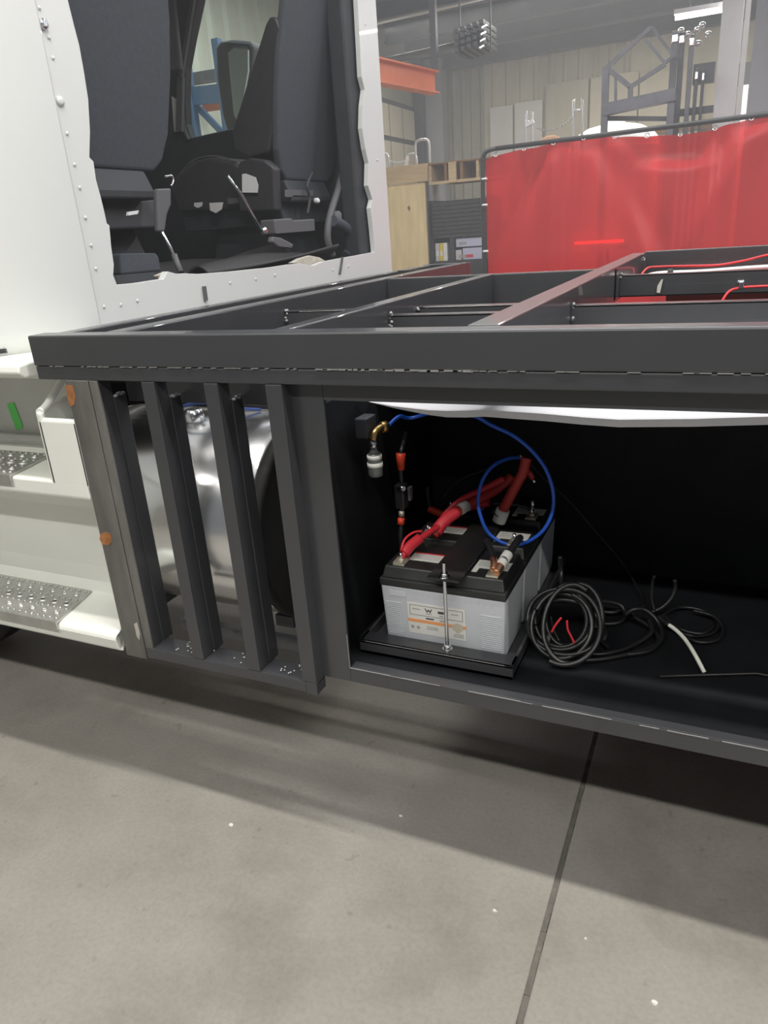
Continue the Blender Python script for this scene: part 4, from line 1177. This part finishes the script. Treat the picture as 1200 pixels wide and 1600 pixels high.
loom(b, ring((-0.236, 0.190, 0.618), 0.060, 0.090, 0.75, a0=1.1, turns=1.1, drift=(0.01, 0.01, 0)))
b.build('strand', 'loom', co1)
b = MB()
loom(b, ring((-0.251, 0.205, 0.600), 0.080, 0.064, 0.85, a0=2.6, turns=0.95))
b.build('strand', 'loom', co1)
b = MB()
loom(b, ring((-0.248, 0.235, 0.615), 0.050, 0.070, 0.6, a0=0.2, turns=0.9))
b.build('strand', 'loom', co1)
for c_, ra, rb, ti, a_, tn in (((-0.256, 0.20, 0.606), 0.066, 0.074, 0.7, 2.0, 0.9), ((-0.262, 0.222, 0.606), 0.058, 0.060, 0.55, 3.5, 1.0), ((-0.244, 0.187, 0.612), 0.074, 0.086, 0.8, 4.4, 0.75)):
    b = MB()
    loom(b, ring(c_, ra, rb, ti, a0=a_, turns=tn))
    b.build('strand', 'loom', co1)
b = MB()
loom(b, [(-0.300, 0.40, 0.68), (-0.297, 0.40, 0.640), (-0.285, 0.37, 0.615), (-0.24, 0.34, 0.63), (-0.205, 0.30, 0.61), (-0.19, 0.26, 0.575)])
b.build('strand', 'loom', co1)
rw = thing('stripped_wire', 'short red stripped wire poking out of the loom coil, left of two', 'wire', (-0.273,0.180,0.596))
MB().tube(smooth_path([(-0.272,0.175,0.599), (-0.263,0.175,0.620), (-0.252,0.180,0.637)], 5), 0.0024, 8).build('wire', 'redwire', rw)
rw2 = thing('stripped_wire', 'curved red stripped wire inside the loom coil, right of two', 'wire', (-0.223,0.180,0.577))
MB().tube(smooth_path([(-0.238,0.170,0.637), (-0.236,0.170,0.616), (-0.229,0.170,0.601), (-0.221,0.170,0.584)], 5), 0.0024, 8).build('wire', 'redwire', rw2)
bw = thing('black_plug_lead', 'thin black leads with small plug inside the big loom coil', 'wire', (-0.284,0.200,0.567))
MB().tube(smooth_path([(-0.279,0.200,0.624), (-0.273,0.200,0.593), (-0.257,0.190,0.570)], 5), 0.002, 6).build('wire', 'blackcable', bw)
MB().tube([(-0.282,0.190,0.580), (-0.283,0.190,0.560)], 0.005, 8).build('plug', 'trimgrey', bw)

co2 = thing('loom_coil', 'loose tangle of black ribbed loom lying in the middle of the box floor', 'cable coil', (-0.12, 0.3, ZF))
for pts in ([(-0.249,0.331,0.600), (-0.205,0.376,0.585), (-0.157,0.400,0.570), (-0.140,0.386,0.555), (-0.150,0.352,0.548), (-0.191,0.336,0.548), (-0.222,0.351,0.560)],
            [(-0.136,0.343,0.575), (-0.117,0.349,0.590), (-0.091,0.360,0.585), (-0.061,0.346,0.565), (-0.051,0.308,0.548), (-0.072,0.250,0.546), (-0.114,0.220,0.546)],
            [(-0.082,0.345,0.570), (-0.074,0.311,0.558), (-0.100,0.270,0.548), (-0.134,0.226,0.548), (-0.177,0.197,0.548), (-0.214,0.197,0.550)],
            [(-0.229,0.343,0.575), (-0.187,0.307,0.570), (-0.169,0.271,0.560), (-0.171,0.252,0.548), (-0.156,0.235,0.548)],
            [(-0.118,0.368,0.560), (-0.073,0.336,0.552), (-0.056,0.294,0.547), (-0.079,0.253,0.546), (-0.150,0.193,0.546), (-0.204,0.165,0.546)],
            [(-0.206,0.387,0.552), (-0.170,0.392,0.550), (-0.143,0.410,0.555), (-0.118,0.365,0.570)]):
    b = MB()
    loom(b, pts, 0.0058)
    b.build('strand', 'loom', co2)
co3 = thing('loom_coil', 'flat coil of thin black loom at the right behind the white tube', 'cable coil', (0.03, 0.34, ZF))
for pts in ([(-0.057,0.387,0.560), (-0.027,0.462,0.550), (0.029,0.471,0.546), (0.063,0.420,0.546), (0.051,0.366,0.546), (0.006,0.343,0.546), (-0.035,0.367,0.550)],
            [(-0.049,0.368,0.555), (-0.013,0.346,0.546), (0.026,0.319,0.546), (0.064,0.342,0.546), (0.074,0.393,0.546), (0.055,0.429,0.556), (0.008,0.446,0.556)],
            [(-0.050,0.389,0.560), (-0.014,0.348,0.556), (0.031,0.342,0.556), (0.054,0.384,0.556)]):
    b = MB()
    loom(b, pts, 0.0045)
    b.build('strand', 'loom', co3)
lst = thing('loom_end', 'black loom end standing up in a curve near the back wall', 'cable', (-0.065,0.387,0.580))
b = MB()
loom(b, [(-0.083,0.420,0.551), (-0.060,0.430,0.562), (-0.042,0.440,0.584), (-0.036,0.450,0.609), (-0.039,0.450,0.630)], 0.0055)
b.build('strand', 'loom', lst)
b = MB()
loom(b, [(-0.077,0.420,0.556), (-0.086,0.430,0.583), (-0.087,0.440,0.619), (-0.083,0.440,0.640)], 0.004)
b.build('strand', 'loom', lst)
wt = thing('white_tube', 'stiff white tube end curving down onto the black box floor', 'tube', (0.042,0.201,0.545))
MB().tube(smooth_path([(-0.040,0.300,0.591), (-0.020,0.285,0.586), (0.001,0.260,0.579), (0.022,0.220,0.570), (0.042,0.202,0.544)], 8), 0.0044, 12).build('tube', 'whitetube', wt)
MB().tube(smooth_path([(-0.061,0.320,0.594), (-0.050,0.310,0.592), (-0.037,0.297,0.591)], 5), 0.006, 12).build('collar', 'loom', wt)
rd = thing('black_rod', 'thin black rod lying along the box floor at the right', 'rod', (-0.043,0.159,0.543))
MB().tube([(-0.043,0.159,0.543), (0.141,0.232,0.543), (0.60, 0.205, 0.543)], 0.0035, 8).build('rod', 'loom', rd)
rs = thing('red_strip', 'dull red strip of cable on the box floor behind the big coil', 'cable', (-0.343,0.463,0.550))
MB().tube([(-0.338,0.457,0.552), (-0.297,0.476,0.552), (-0.256,0.492,0.552)], 0.004, 8).build('strip', 'darkred', rs)

# the box floor lies at 0.513: set everything in the box down onto it
for o in COL.objects:
    if o.name not in BEFORE_BOX and o.parent is None:
        o.location = Vector(o.location) + Vector((-0.0165, 0.046, -0.0255))

# ================================================================== ON TOP OF THE FRAME
w1 = cable('bed_wire', 'bright red wire running along the far bay to the right frame edge', 'wire', [(-0.34, 2.12, 1.18), (-0.325, 2.25, 1.205), (-0.29, 2.33, 1.205), (-0.18, 2.30, 1.205), (-0.05, 2.27, 1.205), (0.05, 2.32, 1.215), (0.2, 2.40, 1.235), (0.6, 2.40, 1.25)], 0.0045, 'redwire')
w2 = cable('bed_wire', 'red wire held by a silver clip in the middle right bay', 'wire', [(-0.02, 1.50, 1.13), (0.0, 1.52, 1.165), (0.03, 1.545, 1.175), (0.10, 1.55, 1.178), (0.3, 1.55, 1.178), (0.7, 1.55, 1.178)], 0.0042, 'redwire')
MB().lathe([(0.010, 0), (0.012, 0.004), (0.010, 0.012), (0.012, 0.016), (0.010, 0.028)], (0.035, 1.55, 1.172), 'Z', 14).build('clip', 'chrome', w2)
w3 = cable('bed_conduit', 'silver braided conduit lying beside the red wire in the far bay', 'conduit', [(-0.345, 2.10, 1.165), (-0.28, 2.18, 1.185), (-0.1, 2.20, 1.185), (0.15, 2.24, 1.19), (0.7, 2.26, 1.19)], 0.011, 'galv')
MB().tube([(-0.235, 2.18, 1.186), (-0.215, 2.18, 1.186)], 0.018, 12).build('black_clamp', 'rubber', w3)
tg = thing('paper_tag', 'pale paper tag hanging on the middle channel of the frame', 'tag', (-0.24, 1.59, 1.16))
MB().prism([(p[0], p[2]) for p in [(-0.226,1.590,1.165), (-0.215,1.590,1.163), (-0.211,1.590,1.188), (-0.208,1.590,1.209), (-0.214,1.590,1.207), (-0.225,1.590,1.187)]], 1.590, 1.594, 'XZ').build('tag_card', 'tape', tg)
rbx = thing('red_box', 'red painted metal box sunk below the frame at the right', 'box', (0.2, 1.95, 1.04))
rbox(-0.20, 1.2, 1.66, 2.34, 1.041, 1.150).build('box_shell', 'redbox', rbx, bevel=0.004)
MB().box(-0.05, 0.1, 1.65, 1.66, 1.075, 1.09).build('latch', 'chrome', rbx)

# ================================================================== RED WELDING SCREEN
cu = thing('welding_screen', 'wide translucent red welding curtain on a black pipe frame', 'welding screen', (-1.0, 6.5, 0))
XL, XR = -2.335, 2.2
pf = MB()
pf.tube(smooth_path([(XL, 6.5, 0.02), (XL, 6.5, 1.0), (XL, 6.5, 1.95), (XL + 0.012, 6.5, 2.06), (XL + 0.05, 6.5, 2.108), (XL + 0.14, 6.5, 2.122)], 6), 0.022, 10)
pf.tube([(XL + 0.14, 6.5, 2.122), (0.2, 6.5, 2.143), (XR, 6.5, 2.16)], 0.022, 10)
pf.tube([(XR, 6.5, 2.16), (XR, 6.5, 0.02)], 0.022, 10)
pf.build('pipe_frame', 'pipeblack', cu)
rbox(XL - 0.03, XL + 0.03, 6.15, 6.85, 0.0, 0.04).build('foot', 'pipeblack', cu)
rbox(XR - 0.03, XR + 0.03, 6.15, 6.85, 0.0, 0.04).build('foot', 'pipeblack', cu)
def top_edge(u):
    x = XL + 0.03 + u * (XR - XL - 0.05)
    # low at the left, rising to the rail and sagging in between
    pts = [(-2.31, 2.03), (-2.2, 2.062), (-1.9, 2.088), (-1.5, 2.115), (-1.22, 2.124), (-1.0, 2.095), (-0.75, 2.075), (-0.5, 2.06), (-0.3, 2.065), (-0.1, 2.10), (0.1, 2.125), (0.22, 2.13), (0.8, 2.09), (1.5, 2.13), (2.3, 2.1)]
    for (a, za), (b_, zb) in zip(pts[:-1], pts[1:]):
        if a <= x <= b_:
            f = (x - a) / (b_ - a)
            f = f * f * (3 - 2 * f)
            return x, za + (zb - za) * f
    return x, pts[-1][1]
def curtain(u, v):
    x, zt = top_edge(u)
    z = zt + (0.15 - zt) * v
    d = zt - z
    y = 6.5
    # folds that fan out from the hangers, broad waves below
    for (xc, amp, wd, sl) in ((-1.72, 0.040, 0.10, -0.55), (-1.80, 0.034, 0.08, -0.25), (-1.66, 0.026, 0.06, 0.02), (-1.2, 0.060, 0.16, 0.62), (-1.1, 0.05, 0.12, 0.35), (-1.25, 0.04, 0.18, 0.05), (-0.25, 0.026, 0.06, 0.02), (0.16, 0.06, 0.15, -0.6), (-0.16, 0.026, 0.05, 0.0), (0.9, 0.04, 0.12, 0.2)):
        c_ = xc + sl * d
        y += amp * math.exp(-((x - c_) / wd) ** 2) * min(1, d / 0.15) * (1 if (xc * 10) % 2 < 1 else -1) * math.exp(-d * 0.6)
    # sagging swag at the right
    s_ = (x + 0.52) / 0.42
    if abs(s_) < 1:
        y += 0.05 * math.cos(s_ * math.pi / 2) * math.sin(min(1.0, d / 0.28) * math.pi)
    y += 0.02 * math.sin(x * 5.0 + 1.0) * min(1, d) + 0.010 * math.sin(x * 13 + d * 2)
    return (x, y, z)
MB().grid(curtain, 220, 70).build('vinyl_sheet', 'curtain', cu, fix=False)
gm = None
for k in range(16):
    x, zt = top_edge((k + 0.4) / 16)
    r_ = MB().tube(smooth_path([(x + 0.018 * math.cos(a), 6.495 + 0.02 * math.sin(a), zt + 0.008 + 0.022 * math.sin(a)) for a in [i * math.pi / 4 for i in range(8)]], 3, True), 0.004, 6)
    r_.build('hanger_ring', 'galv', cu)
for zz in (1.86, 1.62, 1.18):
    MB().tube([(XL - 0.005, 6.48, zz), (XL + 0.05, 6.48, zz)], 0.010, 8).build('tie', 'column', cu)
rl = thing('red_glint_bar', 'glowing red bar added as a reflection glint on the red welding curtain', 'lamp', (-1.07, 6.56, 1.2))  # added glowing bar, stands in for a red reflection on the vinyl
MB().tube([(-1.435,6.620,1.202), (-0.970,6.620,1.199)], 0.012, 8).build('glow_tube', 'redglow', rl)
rbox(-1.32, -0.92, 6.60, 6.68, 1.12, 1.165).build('housing', 'trim', rl)
MB().beam((-1.12, 6.66, 0.0), (-1.12, 6.66, 1.15), 0.03, 0.03).build('stand', 'trim', rl)

# ================================================================== BACKGROUND SHOP
# timber mezzanine corner
mz = thing('timber_mezzanine', 'plywood clad timber mezzanine corner beside the cab', 'mezzanine', (-4.2, 9.6, 0))
rbox(-4.95, -4.11, 9.5, 9.54, 0, 2.07).build('plywood_panel', 'ply', mz)
rbox(-5.0, -4.05, 9.46, 9.50, 2.08, 2.31).build('rim_board', 'lumber', mz)
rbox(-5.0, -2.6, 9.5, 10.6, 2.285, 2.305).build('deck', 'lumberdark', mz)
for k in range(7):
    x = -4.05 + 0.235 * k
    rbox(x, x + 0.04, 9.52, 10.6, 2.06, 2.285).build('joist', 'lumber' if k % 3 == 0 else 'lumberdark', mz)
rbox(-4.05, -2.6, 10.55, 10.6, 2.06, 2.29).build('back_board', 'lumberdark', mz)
rbox(-4.05, -2.6, 9.5, 9.56, 2.025, 2.062).build('sill_plate', 'lumber', mz)
MB().beam((-3.68, 9.49, 2.03), (-3.68, 9.49, 2.29), 0.11, 0.04, (0, 1, 0)).build('block', 'lumber', mz)
rbox(-4.14, -4.07, 9.9, 9.97, 0, 2.06).build('post', 'galv', mz)
rbox(-2.72, -2.62, 10.4, 10.5, 0, 2.06).build('post', 'lumber', mz)
# knot in the plywood
MB().prism([(-4.40, 1.75), (-4.37, 1.78), (-4.35, 1.74), (-4.37, 1.70)], 9.497, 9.5, 'XZ').build('knot', 'lumberdark', mz)
# stanchion hoops with chain
def hoop(xc, zb, zt, y, w_, label, z0=2.305):
    t = thing('chain_stanchion', label, 'stanchion', (xc, y, z0), 'grey hoop stanchions')
    MB().tube(smooth_path([(xc - w_, y, z0), (xc - w_, y, zt - 0.08), (xc - w_ * 0.75, y, zt - 0.015), (xc, y, zt), (xc + w_ * 0.75, y, zt - 0.015), (xc + w_, y, zt - 0.08), (xc + w_, y, z0)], 5), 0.018, 8).build('hoop', 'galv', t)
    return t
hoop(-4.75, 2.3, 2.50, 9.5, 0.10, 'left grey hoop stanchion above the plywood wall by the cab edge')
hoop(-4.16, 2.3, 2.63, 9.6, 0.105, 'tall grey hoop stanchion at the plywood corner of the mezzanine')
hs = hoop(-4.33, 2.3, 2.46, 9.6, 0.075, 'short pale hoop between the two stanchions on the mezzanine')
MB().beam((-4.42, 9.58, 2.32), (-4.38, 9.58, 2.44), 0.05, 0.03).build('sleeve', 'column', hs)
def chain(a, b_, sag, y, label, n=30):
    t = thing('safety_chain', label, 'chain', a)
    m_ = MB()
    A, B = Vector(a), Vector(b_)
    for k in range(n):
        f = (k + 0.5) / n
        p = A.lerp(B, f) - Vector((0, 0, sag * 4 * f * (1 - f)))
        q = A.lerp(B, f + 0.5 / n) - Vector((0, 0, sag * 4 * (f + .5 / n) * (1 - f - .5 / n)))
        d = (q - p)
        m_.beam(p - d, p + d, 0.008 if k % 2 else 0.024, 0.024 if k % 2 else 0.008)
    stuff(m_.build('links', 'galv', t))
    return t
chain((-4.66, 9.5, 2.42), (-4.40, 9.6, 2.40), 0.04, 9.5, 'chain between the hoop stanchions on the mezzanine')
# white tank and its hoops behind the curtain
tkw = thing('white_poly_tank', 'bright white domed tank standing behind the red curtain', 'tank', (-1.65, 10.2, 0))
MB().lathe([(0.60, 0.0), (0.62, 0.05), (0.62, 2.30), (0.60, 2.40), (0.52, 2.50), (0.36, 2.58), (0.16, 2.62), (0.14, 2.64)], (-1.65, 10.5, 0), 'Z', 40).build('tank_shell', 'tankwhite', tkw)
MB().lathe([(0.625, 0), (0.635, 0.01), (0.625, 0.03)], (-1.65, 10.5, 2.28), 'Z', 40).build('rib', 'tankwhite', tkw)
MB().lathe([(0.13, 0), (0.14, 0.02), (0.12, 0.05)], (-1.65, 10.5, 2.63), 'Z', 24).build('lid', 'column', tkw)
hoop(-2.02, 2.3, 2.76, 9.8, 0.06, 'bright hoop stanchion before the white domed tank', 0.0)
hx = hoop(-2.56, 2.3, 2.648, 9.35, 0.043, 'bent bright hoop stanchion left of the white tank above the curtain', 0.0)
MB().beam((-2.60, 9.33, 2.61), (-2.495, 9.33, 2.648), 0.05, 0.05).build('cap', 'column', hx)
chain((-2.51, 9.4, 2.60), (-2.08, 9.8, 2.70), 0.10, 9.8, 'chain sagging between hoops behind the red curtain')
bk = thing('brown_drum', 'reddish brown drum showing over the red curtain rail', 'drum', (-2.42, 10.0, 0))
MB().lathe([(0.14, 0), (0.15, 0.03), (0.15, 2.42), (0.12, 2.50), (0.06, 2.52)], (-2.42, 10.0, 0), 'Z', 20).build('shell', 'lumberdark', bk)
MB().lathe([(0.155, 0), (0.158, 0.02), (0.155, 0.04)], (-2.42, 10.0, 2.36), 'Z', 20).build('hoop', 'lumberdark', bk)
# dark rack under the mezzanine with cartons and binders
rk = thing('storage_rack', 'black storage rack with stacked bars below the timber mezzanine', 'rack', (-3.6, 9.7, 0))
for k in range(9):
    z = 1.30 + k * 0.055
    rbox(-4.10, -3.22, 9.62, 10.2, z, z + 0.045).build('bar', 'tubedark', rk)
rbox(-4.10, -3.22, 9.62, 10.2, 0.90, 0.98).build('shelf', 'tubedark', rk)
rbox(-4.10, -3.22, 10.2, 10.24, 0.0, 1.82).build('back_panel', 'tubedark', rk)
rbox(-4.12, -4.06, 9.62, 10.2, 0.0, 1.82).build('upright', 'tubedark', rk)
rbox(-3.24, -3.18, 9.62, 10.2, 0.0, 1.82).build('upright', 'tubedark', rk)
rbox(-3.80, -3.74, 9.62, 10.0, 0.98, 1.30).build('upright', 'tubedark', rk)
rbox(-4.10, -3.22, 9.62, 9.7, 0.0, 0.90).build('front_panel', 'tubedark', rk)
for (xa, xb, m_, lb, hgt) in ((-4.045, -3.985, 'board', 'grey binder standing on the black rack shelf, leftmost', 0.25), (-3.98, -3.925, 'yellow', 'yellow binder standing on the black rack shelf', 0.25), (-3.92, -3.86, 'column', 'white binder standing on the black rack shelf beside the yellow one', 0.25)):
    t = thing('binder', lb, 'binder', ((xa + xb) / 2, 9.75, 0.98), 'binders on the rack shelf')
    rbox(xa, xb, 9.66, 9.90, 0.98, 0.98 + hgt).build('cover', m_, t)
    rbox(xa + 0.01, xb - 0.01, 9.655, 9.66, 1.05, 1.12).build('spine_label', 'label', t)
for (xa, xb, za, zb, m_, lb) in ((-3.72, -3.27, 1.16, 1.28, 'lavender', 'pale blue carton on top of the rack shelf pile'), (-3.62, -3.30, 0.98, 1.14, 'lavender', 'pale carton with red print under the pale blue carton'), (-3.73, -3.64, 0.98, 1.12, 'board', 'small grey carton beside the red printed one')):
    t = thing('carton', lb, 'carton', ((xa + xb) / 2, 9.75, za), 'cartons on the rack shelf')
    rbox(xa, xb, 9.66, 9.95, za, zb).build('carton_body', m_, t, bevel=0.004)
    rbox(xa + 0.05, xa + 0.16, 9.655, 9.66, za + 0.03, za + 0.07).build('print_block', 'redcable' if m_ == 'lavender' and za < 1 else 'greyink', t)
# orange crane beam
ob = thing('crane_beam', 'orange painted crane beam end hanging under the roof', 'crane beam', (-3.8, 8.0, 3.1))
D = Vector((-3.72, 9.0, 3.20))
E_ = Vector((-4.22, 6.6, 3.20))
for (w_, h_, dz) in ((0.16, 0.02, 0.12), (0.016, 0.24, 0.0), (0.16, 0.02, -0.12)):
    MB().beam(D + Vector((0, 0, dz)), E_ + Vector((0, 0, dz)), w_, h_).build('flange' if h_ < 0.1 else 'web', 'orange', ob)
MB().beam(D + Vector((0, 0.04, 0.13)), D + Vector((0, 0.04, 1.5)), 0.08, 0.08).build('hanger', 'joist', ob)
MB().beam(E_ + Vector((0, 0, 0.13)), E_ + Vector((0, 0, 1.5)), 0.08, 0.08).build('hanger', 'joist', ob)
# bundle of tubes hung from the roof
pbn = thing('hung_tube_bundle', 'bundle of dark tubes hanging end-on under the roof', 'tube bundle', (-3.3, 9.2, 3.6))
for i in range(5):
    for j in range(4):
        x = -3.44 + i * 0.082
        z = 3.50 + j * 0.07 + 0.012 * i
        MB().box(x, x + 0.06, 9.0, 9.6, z, z + 0.05).build('tube', 'tubedark', pbn, bevel=0.004)
for i in range(4):
    MB().beam((-3.10 + 0.012 * i, 8.985, 3.50 + i * 0.07), (-3.04 + 0.012 * i, 8.985, 3.52 + i * 0.07), 0.03, 0.02).build('bright_end', 'chrome', pbn)
MB().beam((-3.42, 9.2, 3.48), (-3.42, 9.2, 4.75), 0.02, 0.02).build('sling', 'joist', pbn)
MB().beam((-3.02, 9.2, 3.48), (-3.02, 9.2, 4.75), 0.02, 0.02).build('sling', 'joist', pbn)
for k in range(2):
    MB().tube([(-4.6, 9.3 + 0.3 * k, 3.62 + 0.05 * k), (-3.5, 9.3 + 0.3 * k, 3.66 + 0.05 * k)], 0.025, 8).build('long_tube', 'tube', pbn)
# raw steel frame with a diamond brace
sf = thing('tube_framework', 'raw steel tube frame with a diamond shaped top above the curtain', 'framework', (-1.2, 9.0, 0))
def fb(a, b_, w_, m_='tube'):
    MB().beam(a, b_, w_, w_).build('frame_tube', m_, sf)
fb((-1.555,9.000,3.068), (-1.067,9.000,3.414), 0.045)
fb((-1.533,9.000,3.058), (-1.268,9.000,2.837), 0.055)
fb((-1.268,9.000,2.837), (-0.890,9.000,3.021), 0.045)
fb((-0.890,9.000,3.021), (-1.137,9.000,3.311), 0.035)
fb((-0.908,9.200,3.066), (-0.801,9.200,3.135), 0.035)
fb((-1.098,9.300,3.473), (-0.790,9.300,3.083), 0.035)
fb((-1.556,9.000,3.081), (-1.54, 9.0, 0.0), 0.075)
fb((-1.268,9.000,2.837), (-1.260,9.000,2.676), 0.055)
fb((-1.441,9.000,2.953), (-1.428,9.000,2.663), 0.03)
fb((-1.560,9.000,2.631), (-0.757,9.000,2.693), 0.13)
fb((-1.572,9.100,2.552), (-0.746,9.100,2.450), 0.05, 'tubedark')
fb((-0.80, 9.0, 0.0), (-0.80, 9.0, 2.75), 0.075)
# upright tubes
ut = [(-0.845, 3.42, 0.075, 'tube', 'leftmost thick raw steel tube standing before the column'), (-0.765, 3.40, 0.065, 'tubedark', 'dark steel tube standing second from the left by the column'), (-0.655, 3.36, 0.055, 'tube', 'raw steel tube standing in the middle of the upright tubes'),
      (-0.575, 3.00, 0.042, 'tubedark', 'thin dark tube standing right of the middle upright tube'), (-0.50, 2.98, 0.035, 'tubedark', 'thinnest dark tube standing nearest the pale column')]
for (x, zt, w_, m_, lb) in ut:
    t = thing('steel_tube', lb, 'steel tube', (x, 9.5, 0), 'upright steel tubes by the column')
    MB().box(x - w_ / 2, x + w_ / 2, 9.5 - w_ / 2, 9.5 + w_ / 2, 0, zt).build('tube_wall', m_, t, bevel=0.006)
    MB().box(x - w_ / 2, x + w_ / 2, 9.5 - w_ / 2 - 0.02, 9.5, zt - 0.12, zt - 0.03).build('bright_coupling', 'chrome', t, bevel=0.01)
hr = thing('tube_head_rail', 'dark horizontal rail joining the upright tubes to the column', 'rail', (-0.6, 9.6, 3.0))
rbox(-0.62, -0.38, 9.57, 9.69, 2.85, 3.06).build('rail_box', 'tubedark', hr)
rbox(-0.86, -0.36, 9.57, 9.61, 2.52, 2.60).build('rail_bar', 'tubedark', hr)
for k, (x, z) in enumerate(((-0.78, 3.38), (-0.70, 3.33), (-0.60, 3.36), (-0.55, 3.40), (-0.48, 3.30), (-0.58, 3.22))):
    MB().lathe([(0.02, 0), (0.035, 0.01), (0.035, 0.05), (0.02, 0.06)], (x, 9.44, z), 'Z', 10).build('bright_clamp', 'chrome', hr)
# lit tube lamp
lf = thing('tube_lamp', 'lit fluorescent tube lamp hanging beside the pale column', 'lamp', (-0.6, 10.0, 3.7))
MB().tube([(-0.914,10.200,3.695), (-0.356,10.200,3.694)], 0.022, 10).build('tube', 'lampglow', lf)
MB().beam(Vector((-0.930,10.200,3.711)) + Vector((0, 0.02, 0.05)), Vector((-0.343,10.200,3.705)) + Vector((0, 0.02, 0.05)), 0.12, 0.05).build('housing', 'column', lf)
MB().beam((-0.75, 10.22, 3.74), (-0.75, 10.22, 4.75), 0.012, 0.012).build('hanger', 'joist', lf)
MB().beam((-0.50, 10.22, 3.74), (-0.50, 10.22, 4.75), 0.012, 0.012).build('hanger', 'joist', lf)
# blue pallet rack seen through the cab window
br = thing('pallet_rack', 'blue pallet rack standing beyond the cab side window', 'rack', (-5.0, 6.1, 0))
MB().beam(((-5.458,6.100,2.940)[0], 6.1, 0.0), ((-5.458,6.100,2.940)[0], 6.1, 3.9), 0.10, 0.10).build('upright', 'bluesteel', br)
MB().beam((-5.02, 6.1, 0.0), (-5.02, 6.1, 3.4), 0.08, 0.08).build('upright', 'bluesteel', br)
MB().beam((-5.553,6.100,2.940), (-5.051,6.100,2.913), 0.05, 0.17).build('beam', 'bluesteel', br)
MB().beam((-5.494,6.200,2.895), (-5.112,6.200,2.509), 0.05, 0.06).build('brace', 'bluesteel', br)
MB().beam((-5.440,6.300,2.855), (-5.208,6.300,2.852), 0.05, 0.10).build('orange_beam', 'orange', br)
MB().beam((-5.690,6.500,3.179), (-5.357,6.500,3.172), 0.05, 0.12).build('dark_beam', 'joist', br)

# ================================================================== SMALL LITTER ON THE FLOOR
def chip(px, label, s_=0.006):
    b_ = MB()
    p = Vector(px)
    n = 6
    vs = []
    for h, f in ((0.0, 1.0), (0.003, 0.7)):
        for k in range(n):
            a = 2 * math.pi * k / n
            rr = s_ * f * random.uniform(0.6, 1.1)
            vs.append(p + Vector((rr * 1.5 * math.cos(a), rr * math.sin(a), h)))
    b_.add(vs, [tuple(range(n - 1, -1, -1)), tuple(n + k for k in range(n))] + [(k, (k + 1) % n, n + (k + 1) % n, n + k) for k in range(n)])
    o = b_.build('paint_chip', 'debris')
    tag(o, label, 'chip', 'pale chips on the floor')
chip((-0.008,-0.128,0.000), 'largest pale chip on the bright concrete, right of the floor joint', 0.0065)
chip((-1.063,-0.036,0.000), 'pale chip on the concrete in front of the slatted grille', 0.006)
chip((-0.350,-0.041,0.000), 'small pale chip on the bright concrete left of the floor joint', 0.004)
chip((-0.657,0.146,0.000), 'small pale chip on the shaded concrete under the batteries', 0.004)
chip((-0.153,-0.038,0.000), 'tiny pale chip on concrete just right of the floor joint', 0.003)

# ================================================================== THIN VOLUME ADDED TO VEIL THE VIEW LIKE LENS HAZE
hm = bpy.data.materials.new('thin_lens_veil')
hm.use_nodes = True
hn = hm.node_tree
hn.nodes.remove(hn.nodes['Principled BSDF'])
vs_ = hn.nodes.new('ShaderNodeVolumeScatter')
vs_.inputs['Color'].default_value = (0.93, 0.96, 1.0, 1)
vs_.inputs['Density'].default_value = 0.016
vs_.inputs['Anisotropy'].default_value = 0.25
hn.links.new(vs_.outputs[0], hn.nodes['Material Output'].inputs['Volume'])
M['haze'] = hm
hz = stuff(MB().prism([(-0.6, 1.285), (2.62, 1.285), (2.62, 0.02), (13.6, 0.02), (13.6, 4.70), (-0.6, 4.70)], -5.6, 5.9, 'YZ').build('lens_veil_volume', 'haze'))
hz['label'] = 'thin pale volume added above the black frame to veil like lens haze'
